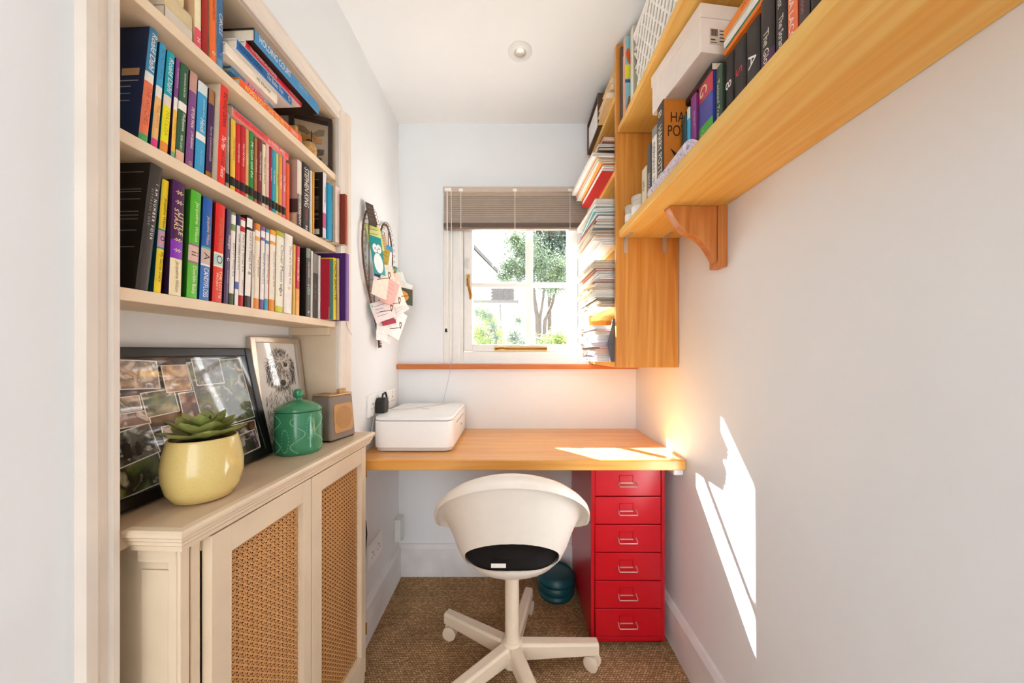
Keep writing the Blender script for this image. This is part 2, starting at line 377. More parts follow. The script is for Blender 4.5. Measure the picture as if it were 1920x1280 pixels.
# ------------------------------------------------------------------ red drawer unit
M_RED = pm('red_enamel', '#c00a1c', rough=.26, var=.03, spec=.5)
M_REDD = M_RED
cx0, cx1, cyf, cyb, cz0, cz1 = .300, .580, 1.296, 1.712, .022, .694
t = thing('drawer_unit', 'red metal six-drawer unit under the right end of the desk', 'drawer unit', ((cx0+cx1)/2, 1.5, 0))
m = MB(); m.box(cx0, cx0+.014, cyf, cyb, cz0, cz1); m.box(cx1-.014, cx1, cyf, cyb, cz0, cz1); m.box(cx0+.014, cx1-.014, cyf, cyb, cz1-.012, cz1); m.box(cx0+.014, cx1-.014, cyf, cyb, cz0, cz0+.018); m.box(cx0+.014, cx1-.014, cyb-.006, cyb, cz0+.018, cz1-.012)
m.build('body', M_RED, t, bevel=.0015, world=True)
for x in (cx0+.02, cx1-.04):
    for y in (cyf+.03, cyb-.05):
        MB().box(x, x+.02, y, y+.02, 0, cz0).build('foot', M_BLACK, t, world=True)
nd = 6; dz0 = cz0+.020; dh = (cz1-.014-dz0)/nd
for i in range(nd):
    z0 = dz0+i*dh
    d = MB(); d.box(cx0+.016, cx1-.016, cyf-.002, cyf+.012, z0+.0015, z0+dh-.0025); d.box(cx0+.02, cx1-.02, cyf+.012, cyb-.03, z0+.004, z0+.05)
    d = d.build('drawer', M_RED, t, bevel=.0012, world=True)
    xm = (cx0+cx1)/2-.003; zm = z0+dh*.48; yf = cyf-.002
    h = MB(); w = .033
    h.tube([(xm-w, yf, zm+.004), (xm-w-.002, yf-.012, zm-.004), (xm-w, yf-.018, zm-.008), (xm+w, yf-.018, zm-.008), (xm+w+.002, yf-.012, zm-.004), (xm+w, yf, zm+.004)], .0017, 8)
    h = h.build('handle', M_STEEL, d, world=True)
    h = MB(); h.box(xm-w+.004, xm+w-.010, yf-.002, yf, zm-.002, zm+.0015, 0)
    h.build('label_slot', M_STEEL, d, world=True)
    h = MB(); h.box(xm-w+.003, xm-w+.006, yf-.003, yf, zm, zm+.028); h.box(xm+w-.012, xm+w-.009, yf-.003, yf, zm, zm+.028); h.box(xm-w+.003, xm+w-.009, yf-.003, yf, zm+.026, zm+.0285)
    h.build('label_holder', M_RED, d, world=True)

# ------------------------------------------------------------------ swivel chair
M_CHAIR = pm('warm_white_shell', '#efe6da', rough=.42, var=.015, spec=.45)
M_CHBASE = pm('cream_powder_coat', '#ead9c2', rough=.38, var=.02, spec=.45)
HX, HY = 0.0, 1.19
t = thing('swivel_chair', 'white shell swivel chair on a cream five-star base', 'chair', (HX, HY, 0))
SZ = .425; SYC = HY-.005
def rimz(th):
    c = math.cos(th)
    return .555+.228*c if c >= 0 else .555-.095*math.sin(-c*PI/2)**.9
NT, prof = 72, [(0, 0), (.35, .0), (.56, .008), (.66, .03), (.73, .10), (.785, .24), (.83, .42), (.885, .62), (.94, .82), (.985, .955), (1.0, .99)]
vs = []; fs = []
rings = []
for (rf, tf) in prof:
    ring = []
    for j in range(NT):
        th = 2*PI*j/NT; a, b = .232, .225
        rz = rimz(th); hx = max(0, min(1, (rz-.46)/.10)); rr = rf
        if math.cos(th) < 0: rr = rf*(1-.10*(-math.cos(th)))+ (0.05*(1-rf))
        x = HX+a*rr*math.sin(th); y = SYC-b*rr*math.cos(th)
        ring.append((x, y, SZ+(rz-SZ)*tf))
    rings.append(ring)
# flared lip
for dr, dzz in ((.008, .002), (.020, -.001), (.029, -.008), (.032, -.018), (.0315, -.030)):
    ring = []
    for j in range(NT):
        th = 2*PI*j/NT; x, y, zz = rings[len(prof)-1][j]
        k = .55+.45*max(0, math.cos(th*.5))**.6
        fr = 1 if math.cos(th) > -.2 else .6
        ring.append((x+dr*fr*math.sin(th), y-dr*fr*math.cos(th), zz+dzz))
    rings.append(ring)
m = MB(); allv = [(HX, SYC, SZ)]+[p for ring in rings[1:] for p in ring]; nr = len(rings)-1
fs = [(0, 1+j, 1+(j+1) % NT) for j in range(NT)]
for i in range(nr-1):
    for j in range(NT): fs.append((1+i*NT+j, 1+i*NT+(j+1) % NT, 1+(i+1)*NT+(j+1) % NT, 1+(i+1)*NT+j))
m.add(allv, fs, 0, True)
sh = m.build('seat_shell', M_CHAIR, None)
md = sh.modifiers.new('s', 'SOLIDIFY'); md.thickness = .006; md.offset = -1
# oblong opening at the back, cut through the shell
cut = MB(); K = 40; poly = []
hz0, hw, hh = .514, .150, .047
for k in range(K):
    a = 2*PI*k/K; ca, sa = math.cos(a), math.sin(a)
    px = hw*math.copysign(abs(ca)**.8, ca); pz = hh*math.copysign(abs(sa)**.7, sa)
    poly.append((HX+px, hz0+pz-.046*(px/hw)**2))
cut.prism(poly, .85, 1.13, 'y'); cu = cut.build('cutter', M_CHAIR)
bo = sh.modifiers.new('b', 'BOOLEAN'); bo.object = cu; bo.operation = 'DIFFERENCE'; bo.solver = 'EXACT'
dg = bpy.context.evaluated_depsgraph_get(); dg.update()
me = bpy.data.meshes.new_from_object(sh.evaluated_get(dg))
sh.modifiers.clear(); sh.data = me; bpy.data.objects.remove(cu, do_unlink=True)
for p in me.polygons: p.use_smooth = True
me.set_sharp_from_angle(angle=math.radians(50))
sh.parent = t; sh.matrix_parent_inverse = MW(t).inverted()
# black seat cushion
M_CUSH = pm('black_cushion_fabric', '#120d0b', rough=.95, var=.2, scale=200, bump=.5, bscale=300)
m = MB(); m.lathe([(0, 0), (.150, 0), (.166, .010), (.170, .03), (.165, .055), (.150, .066), (.09, .072), (0, .074)], (HX, SYC+.012, SZ+.014), 40)
m.build('cushion', M_CUSH, t, world=True)
m = MB(); m.box(-.062, -.018, 1.010, 1.0112, .482, .494); m.build('care_tag', M_PAPERW, t, world=True)
# pole, hub, arms, castors
MB().lathe([(.045, .09), (.045, .1), (.032, .11), (.026, .125), (.0245, .14), (.0245, .40), (.05, .405), (.06, .42), (.06, SZ)], (HX, HY, 0), 28).build('pole', M_CHBASE, t, world=True)
MB().lathe([(.022, .035), (.034, .040), (.036, .05), (.036, .115), (.030, .122)], (HX, HY, 0), 28).build('hub', M_CHBASE, t, world=True)
for k in range(5):
    a = math.radians(4+72*k); d = Vector((math.cos(a), math.sin(a), 0)); s = Vector((-d.y, d.x, 0))
    mx = Matrix(((d.x, s.x, 0, HX), (d.y, s.y, 0, HY), (0, 0, 1, 0), (0, 0, 0, 1)))
    vs = []
    for (r, hw2, zt, zb) in ((.022, .021, .116, .060), (.15, .020, .108, .060), (.302, .018, .099, .058), (.306, .016, .096, .060)):
        vs += [(r, -hw2*.75, zt), (r, hw2*.75, zt), (r, hw2, zt-.008), (r, hw2, zb), (r, -hw2, zb), (r, -hw2, zt-.008)]
    fs = [tuple(range(6)), tuple(range(23, 17, -1))]
    for i in range(3):
        for j in range(6): fs.append((i*6+j, i*6+(j+1) % 6, (i+1)*6+(j+1) % 6, (i+1)*6+j))
    MB().add(vs, fs, 0, False, mx).build('base_arm', M_CHBASE, t, bevel=.003, world=True)
    c = MB(); rc = .026; cx = .285
    ang = math.radians(-40+31*k)
    wm = mx @ Matrix.Translation((cx, 0, rc)) @ Matrix.Rotation(ang, 4, 'Z')
    wb = MB()
    for sy in (-.011, .011):
        wb.lathe([(0, -.007), (.020, -.007), (rc, -.005), (rc, .005), (.020, .007), (0, .008)], (0, 0, 0), 28, mx=wm @ Matrix.Translation((0, sy*1.3, 0)) @ Matrix.Rotation(PI/2 if sy < 0 else -PI/2, 4, 'X'))
    wob = wb.build('castor', M_CHBASE, t, world=True)
    hb = MB(); hb.tube([(0, 0, .005), (0, 0, .036)], .006, 10, mx=wm); hb.prism([(-.020, .004), (-.024, .02), (-.014, .034), (.012, .034), (.020, .022), (.018, .010)], -.006, .006, 'y', mx=wm)
    hb.build('castor_fork', M_CHBASE, wob, world=True)

# ------------------------------------------------------------------ printer
def rrect(x0, x1, y0, y1, r, n=6):
    pts = []
    for cx, cy, a0 in ((x1-r, y0+r, -90), (x1-r, y1-r, 0), (x0+r, y1-r, 90), (x0+r, y0+r, 180)):
        for k in range(n+1):
            a = math.radians(a0+90*k/n); pts.append((cx+r*math.cos(a), cy+r*math.sin(a)))
    return pts
px0, px1, py0, py1 = -.537, -.228, 1.312, 1.692
t = thing('printer', 'white inkjet printer standing at the left end of the desk', 'printer', ((px0+px1)/2, 1.5, DZ))
M_PBASE = pm('pale_grey_plastic', '#d9d2cb', rough=.4, var=.02)
MB().prism(rrect(px0, px1, py0, py1, .035), DZ+.016, DZ+.118, 'z', smooth=True).build('body', M_PLAST, t, bevel=.002, world=True)
MB().prism(rrect(px0+.006, px1-.006, py0+.006, py1-.006, .032), DZ+.003, DZ+.016, 'z', smooth=True).build('base', M_PBASE, t, world=True)
MB().prism(rrect(px0+.001, px1-.001, py0+.001, py1-.001, .034), DZ+.1195, DZ+.133, 'z', smooth=True).build('lid', M_PLAST, t, bevel=.004, world=True)
m = MB(); m.box(px1, px1+.0008, 1.40, 1.60, DZ+.095, DZ+.099); m.box(px1, px1+.0008, 1.52, 1.545, DZ+.06, DZ+.068); m.build('display_slot', ink('#9a9a98'), t, world=True)
MB().box(-.40, -.365, 1.505, 1.512, DZ+.1328, DZ+.1334).build('badge', ink('#a8a6a2'), t, world=True)
for x in (px0+.04, px1-.05):
    for y in (py0+.04, py1-.04): MB().lathe([(.008, 0), (.008, .003)], (x, y, DZ), 12).build('foot', M_PBASE, t, world=True)
# power lead from the printer to the plug; thin cord from the blind
MB().tube([(px0-.006, 1.36, DZ+.05), (px0-.018, 1.345, DZ+.052), (px0-.026, 1.37, DZ+.07), (px0-.0285, 1.40, DZ+.12), (px0-.010, 1.42, DZ+.142), (px0+.10, 1.50, DZ+.1375), (px0+.2, 1.62, DZ+.137), (px0+.24, 1.70, DZ+.130), (px0+.24, 1.706, DZ+.10), (px0+.24, 1.706, DZ+.002)], .0028, 8).build('power_cable', M_PBASE, t, world=True)
o = MB().tube([(-.300, 1.684, 1.085), (-.303, 1.678, 1.03), (-.318, 1.68, .96), (-.335, 1.69, .90), (-.338, 1.69, .875)], .0011, 6).build('dangling_cord', ink('#b9b4ae'))
tag(o, 'thin cord dangling from the blind down to the printer', 'cord')

# ------------------------------------------------------------------ sockets, plug, junction box
def socket(name, y0, y1, z0, z1, label, plugs=()):
    t = thing(name, label, 'socket', (XL, (y0+y1)/2, (z0+z1)/2))
    MB().box(XL, XL+.010, y0, y1, z0, z1).build('plate', M_PLAST, t, bevel=.002, world=True)
    for k in range(2):
        yc = y0+(y1-y0)*(.28+.44*k); zc = (z0+z1)/2
        m = MB(); m.box(XL+.0098, XL+.0105, yc-.003, yc+.003, zc+.002, zc+.010); m.box(XL+.0098, XL+.0105, yc-.014, yc-.008, zc-.014, zc-.010); m.box(XL+.0098, XL+.0105, yc+.008, yc+.014, zc-.014, zc-.010)
        m.build('pin_holes', ink('#5a5650'), t, world=True)
        MB().box(XL+.010, XL+.0125, yc-.006, yc+.006, zc+.018, zc+.034).build('switch', M_PLAST, t, bevel=.001, world=True)
    return t
socket('wall_socket', 1.335, 1.475, .862, .95, 'white double socket on the left wall just above the desk')
socket('wall_socket', 1.505, 1.640, .862, .95, 'white double socket above the desk nearest the back corner')
socket('wall_socket', 1.335, 1.475, .265, .355, 'white double socket low on the left wall under the desk')
t = thing('plug', 'black three-pin plug in the socket behind the printer', 'plug', (XL+.011, 1.42, .90))
MB().prism([(1.39, .87), (1.45, .87), (1.448, .915), (1.435, .932), (1.405, .932), (1.392, .915)], XL+.0110, XL+.048, 'x').build('body', M_BLACK, t, bevel=.005, world=True)
MB().tube([(XL+.03, 1.42, .93), (XL+.032, 1.422, .945), (XL+.036, 1.44, .95), (XL+.036, 1.455, .93), (XL+.03, 1.46, .87), (XL+.02, 1.46, .80), (XL+.015, 1.46, .742)], .004, 8).build('lead', M_BLACK, t, world=True)
o = MB().box(XL, XL+.03, 1.655, 1.712, .197, .305).build('junction_box', M_WHITE, bevel=.003); tag(o, 'white trunking box on the skirting in the back left corner', 'junction box')
o = MB().tube([(XL+.004, 1.318, .47), (XL+.010, 1.315, .42), (XL+.006, 1.312, .35), (XL+.004, 1.31, .29)], .003, 8).build('loose_wire', M_BLACK); tag(o, 'thin black wire on the left wall below the desk', 'wire')

# teal ribbed vessel on the carpet
M_TEAL = pm('dark_teal_plastic', '#0d4750', rough=.35, var=.08)
t = thing('floor_bin', 'dark teal ribbed tub on the carpet behind the chair', 'tub', (.205, 1.585, 0))
prof = [(.06, 0), (.078, .006), (.084, .02), (.079, .031), (.086, .043), (.086, .056), (.079, .067), (.086, .080), (.082, .098), (.072, .108), (.070, .100), (.068, .02), (0, .015)]
MB().lathe(prof, (.205, 1.585, 0), 36).build('tub_wall', M_TEAL, t, world=True)
MB().lathe([(0, .095), (.071, .095), (.071, .101), (.03, .106), (0, .107)], (.205, 1.585, 0), 28).build('lid', M_TEAL, t, world=True)

# ------------------------------------------------------------------ cane-front cabinet below the alcove (local x = out of the wall, local y = along it)
CT = .845
CY0, CY1, CW = .552, 1.178, .078
cab = thing('cane_cabinet', 'cream painted cabinet with two cane-panelled doors below the alcove', 'cabinet', (AX, 0, 0), AROT)
m = MB()
m.box(-DEEP+.001, CW-.012, CY0, CY0+.016, 0, CT-.03); m.box(.019, CW-.012, CY1-.03, CY1-.012, 0, CT-.03)
m.box(CW-.032, CW-.012, CY0, CY0+.034, 0, CT-.03); m.box(CW-.032, CW-.012, CY1-.040, CY1-.012, 0, CT-.03)
m.box(CW-.032, CW-.012, CY0+.034, CY1-.04, 0, .06); m.box(CW-.032, CW-.012, CY0+.034, CY1-.04, CT-.065, CT-.03)
m.build('carcass', M_CREAM, cab, bevel=.0015)
# panelled near end
m = MB(); m.box(.0, CW-.012, CY0-.006, CY0, CT-.06, CT-.03); m.box(CW-.026, CW-.012, CY0-.006, CY0, 0, CT-.06); m.box(.002, CW-.030, CY0-.002, CY0, .05, CT-.075)
m.build('end_panel', M_CREAM, cab, bevel=.0015)
# corner bead
for x1_, a_, b_ in ((.006, CY0-.006, CY0+.010), (.008, CY0+.014, CY0+.030), (.006, CY1-.030, CY1-.022), (.007, CY1-.018, CY1-.012)):
    MB().box(CW-.012, CW-x1_, a_, b_, 0, CT-.03).build('corner_bead', M_CREAM, cab, bevel=.002)
# moulded top
E0 = CY0-.024
m = MB(); m.box(-DEEP+.001, .0, U0+.002, U1-.002, CT-.03, CT)
m.box(.0195, CW+.004, E0+.012, CY1, CT-.03, CT); m.box(0, .0195, E0+.012, U1-.002, CT-.03, CT)
m.build('top', pm('cabinet_top_paint', '#cbb498', rough=.4, var=.06, scale=12), cab, bevel=.001)
mp = [(0, 0), (.012, 0), (.016, -.004), (.016, -.009), (.011, -.013), (.011, -.017), (.008, -.020), (.008, -.025), (.003, -.029), (.003, -.036), (0, -.036)]
m = MB()
k = len(mp); vs = []
for st_ in range(4):
    for a, z in mp:
        vs.append([(0, E0+.012-a), (CW+.004+a, E0+.012-a), (CW+.004+a, CY1+a*.5), (.0195, CY1+a*.5)][st_]+(CT+z-.0002,))
m.add(vs, [(i*k+j, i*k+(j+1) % k, (i+1)*k+(j+1) % k, (i+1)*k+j) for i in range(3) for j in range(k)]+[tuple(range(k)), tuple(range(4*k-1, 3*k-1, -1))])
m.build('top_moulding', M_CREAM, cab)
# doors
M_CANE = pm('cane_strand', '#dca468', rough=.55, var=.12, scale=90)
M_CANEBACK = pm('cupboard_interior', '#6a4426', rough=.9, var=.15)
def cane(y0, y1, z0, z1, x):
    m = MB(); sp = .0122; w = .0011
    def rib(a, b, hw, dx):
        a = Vector(a); b = Vector(b); d = (b-a).normalized(); nrm = Vector((-d.y, d.x))
        p = [a-nrm*hw, b-nrm*hw, b+nrm*hw, a+nrm*hw]
        m.add([(x+dx, q.x, q.y) for q in p], [(0, 1, 2, 3)])
    n = int((y1-y0)/sp)+1
    for i in range(n+1):
        yy = y0+i*sp
        for q in (-.0020, .0020):
            if y0 <= yy+q <= y1: rib((yy+q, z0), (yy+q, z1), w*.8, 0)
    nz = int((z1-z0)/sp)+1
    for i in range(nz+1):
        zz = z0+i*sp
        for q in (-.0020, .0020):
            if z0 <= zz+q <= z1: rib((y0, zz+q), (y1, zz+q), w*.8, .0004)
    W = y1-y0; H = z1-z0
    k = -int(H/sp)-1
    while k*sp < W:                                   # two diagonals
        c = (k+.5)*sp
        t0 = max(0, -c); t1 = min(H, W-c)
        if t1 > t0:
            rib((y0+c+t0, z0+t0), (y0+c+t1, z0+t1), w*1.15, .0008)
            rib((y1-c-t0, z0+t0), (y1-c-t1, z0+t1), w*1.15, .0012)
        k += 1
    return m
def cane_door(y0, y1, hinge):
    fx0, fx1 = CW-.012, CW+.006; z0, z1 = .055, CT-.040
    st = .040; iy0, iy1, iz0, iz1 = y0+st, y1-st*.72, z0+.07, z1-.048
    m = MB(); m.box(fx0, fx1, y0, iy0, z0, z1); m.box(fx0, fx1, iy1, y1, z0, z1); m.box(fx0, fx1, iy0, iy1, z0, iz0); m.box(fx0, fx1, iy0, iy1, iz1, z1)
    d = m.build('door', M_CREAM, cab, bevel=.0012)
    c = cane(iy0, iy1, iz0, iz1, fx0+.002).build('cane_panel', M_CANE, d, merge=False); c['kind'] = 'stuff'
    MB().box(fx0-.010, fx0-.008, iy0-.004, iy1+.004, iz0-.004, iz1+.004).build('brown_backing', M_CANEBACK, d)  # plain brown sheet standing in for the cupboard interior
    if hinge:
        for zz in (z1-.085, z0+.14):
            h = MB(); h.tube([(fx1, y1+.001, zz-.018), (fx1, y1+.001, zz+.018)], .003, 8); h.build('hinge', M_BRASS, d)
cane_door(CY0+.036, .858, False)
cane_door(.861, CY1-.032, True)

# ------------------------------------------------------------------ alcove shelves
SH = [1.220, 1.463, 1.697]
for z, wd in zip(SH, ('lowest', 'middle', 'top')):
    t = thing('alcove_shelf', 'cream painted %s shelf of the book alcove' % wd, 'shelf', (AX, 0, 0), AROT, 'alcove shelves')
    MB().box(-DEEP+.001, .002, U0+.0012, U1-.0012, z-.020, z).build('board', M_SHELF, t, bevel=.0012)
    MB().box(-DEEP+.001, -.016, U0+.0012, U0+.016, z-.045, z-.0205).build('batten', M_CREAM, t, bevel=.001)
    MB().box(-DEEP+.001, -.016, U1-.016, U1-.0012, z-.045, z-.0205).build('batten', M_CREAM, t, bevel=.001)

# ------------------------------------------------------------------ pine shelf unit on the right, open towards the window side
RX0 = .388; UY0, UY1 = 1.272, 1.716; UZ0 = 1.063
unit = thing('pine_shelf_unit', 'tall orange pine shelf unit crammed with papers beside the window', 'shelf unit', (.5, 1.5, UZ0))
MB().box(RX0, XR-.002, UY0, UY0+.020, UZ0, ZC-.004).build('side_panel', M_PINE, unit, bevel=.0015, world=True)
MB().box(RX0, XR-.002, UY1-.018, UY1, UZ0, ZC-.004).build('side_panel', M_PINE, unit, bevel=.0015, world=True)
MB().box(XR-.010, XR-.002, UY0+.020, UY1-.018, UZ0, ZC-.004).build('back_panel', M_PINE, unit, world=True)
UZ = [UZ0+.020, 1.293, 1.530, 1.812, 2.095]
for z in UZ:
    MB().box(RX0+.002, XR-.0105, UY0+.0202, UY1-.0182, z-.020, z).build('shelf', M_PINEY, unit, bevel=.0015, world=True)

# ------------------------------------------------------------------ long wall shelves
LZ = 1.545; LT = .027; LX0 = .397
t = thing('wall_shelf', 'long orange pine shelf on wooden bracket along the right wall', 'shelf', (.5, .8, LZ))
MB().box(LX0, XR-.001, -.3, UY0-.001, LZ, LZ+LT).build('board', M_PINEY, t, bevel=.002, world=True)
by = .985
m = MB(); m.box(XR-.028, XR-.001, by, by+.045, LZ-.178, LZ-.0005); m.build('bracket_upright', M_BRKT, t, bevel=.002, world=True)
poly = [(XR-.029, LZ-.0005), (.455, LZ-.0005), (.456, LZ-.008)]
for k in range(15):
    s = k/14; poly.append((.458+(.135-.002)*s, LZ-.010-.150*(s+.10*math.sin(2*PI*s)*1.0-.0*s)))
poly.append((XR-.029, LZ-.165))
MB().prism(poly, by+.004, by+.036, 'y').build('bracket_corbel', M_BRKT, t, bevel=.003, world=True)
for x in (.424, .568):
    m = MB(); m.box(x-.007, x+.007, UY0-.0022, UY0-.0002, LZ-.058, LZ-.0022); m.box(x-.007, x+.007, UY0-.062, UY0-.0022, LZ-.0022, LZ-.0002)
    for zz in (LZ-.048, LZ-.024): m.lathe([(0, -.0002), (.003, 0), (.003, .001)], (0, 0, 0), 10, 0, mx=Matrix.Translation((x, UY0-.0028, zz)) @ Matrix.Rotation(PI/2, 4, 'X'))
    m.build('metal_bracket', M_STEEL, t, world=True)
HZ = 1.935; HT = .022
t = thing('wall_shelf', 'upper pine shelf under the ceiling on the right wall', 'shelf', (.5, .8, HZ))
MB().box(LX0-.004, XR-.001, -.3, UY0-.001, HZ, HZ+HT).build('board', M_PINEY, t, bevel=.004, world=True)

# ------------------------------------------------------------------ books
# local frame of a book: spine at x=0 facing +x, thickness y in [-th, 0], height z in [0, h]
def book(loc, rot, th, h, d, bands, titles=(), cover=None, pages='page', label='', group=None, hard=False, side_print=None, name='book'):
    t = thing(name, label, 'book', loc, rot, group)
    cover = cover or bands[-1][1]
    cols = []; 
    def ci(c):
        if c not in cols: cols.append(c)
        return cols.index(c)
    m = MB(); ct = .0022 if hard else .0012; r = min(.0022, th*.2)
    k = ci(cover)
    m.box(-d, -r, -th, -th+ct, 0, h, k); m.box(-d, -r, -ct, 0, 0, h, k)
    # slightly rounded spine in bands of print
    prof = [(-r, -th), (-r*.25, -th+r*.8), (0, -th*.72), (0, -th*.28), (-r*.25, -r*.8), (-r, 0)]
    z1 = h
    prev = 0
    for fe, c in bands:
        za, zb = h*(1-fe), h*(1-prev); prev = fe; mi = ci(c)
        for (xa, ya), (xb, yb) in zip(prof, prof[1:]):
            m.add([(xa, ya, za), (xb, yb, za), (xb, yb, zb), (xa, ya, zb)], [(0, 1, 2, 3)], mi, True)
    inner = [(-r-ct, -th+ct), (-r-ct, -ct)]
    for zz in (0, h):
        m.add([(p[0], p[1], zz) for p in prof], [tuple(range(len(prof)))], k)
    if side_print:
        for (xa, xb, za, zb, c, dyy) in side_print: m.box(-d*xb, -d*xa, -th-.0004, -th-.0001, h*za, h*zb, ci(c))
    m.build('cover', [ink(c) for c in cols], t, angle=50)
    over = .003 if hard else .0006
    MB().box(-d+over, -r-.0002, -th+ct+.0001, -ct-.0001, over, h-over).build('pages', M_PAPER if pages == 'page' else M_PAPERW, t)
    tc = []
    tm = MB()
    for tt in titles:
        sx, f0, f1, off, hf, c = tt[:6]; shear = tt[6] if len(tt) > 6 else 0
        if c not in tc: tc.append(c)
        L = h*(f1-f0); hh = th*hf; yc = -th/2+off*th
        g, fs, asp = text_geo(sx, shear); LL = min(L, hh*asp*1.5)
        add_text(tm, sx, (.0003, yc-hh/2, h*(1-f0)-(L-LL)/2), (0, 0, -1), (0, 1, 0), LL, hh, tc.index(c), shear)
    if titles: tm.build('spine_lettering', [ink(c) for c in tc], t, merge=False)['kind'] = 'stuff'
    return t

W, K, Y_ = '#f4efe6', '#1d1815', '#f6d23a'
def T(s, a, b, c=W, off=0, hf=.5, sh=0): return (s, a, b, off, hf, c, sh)
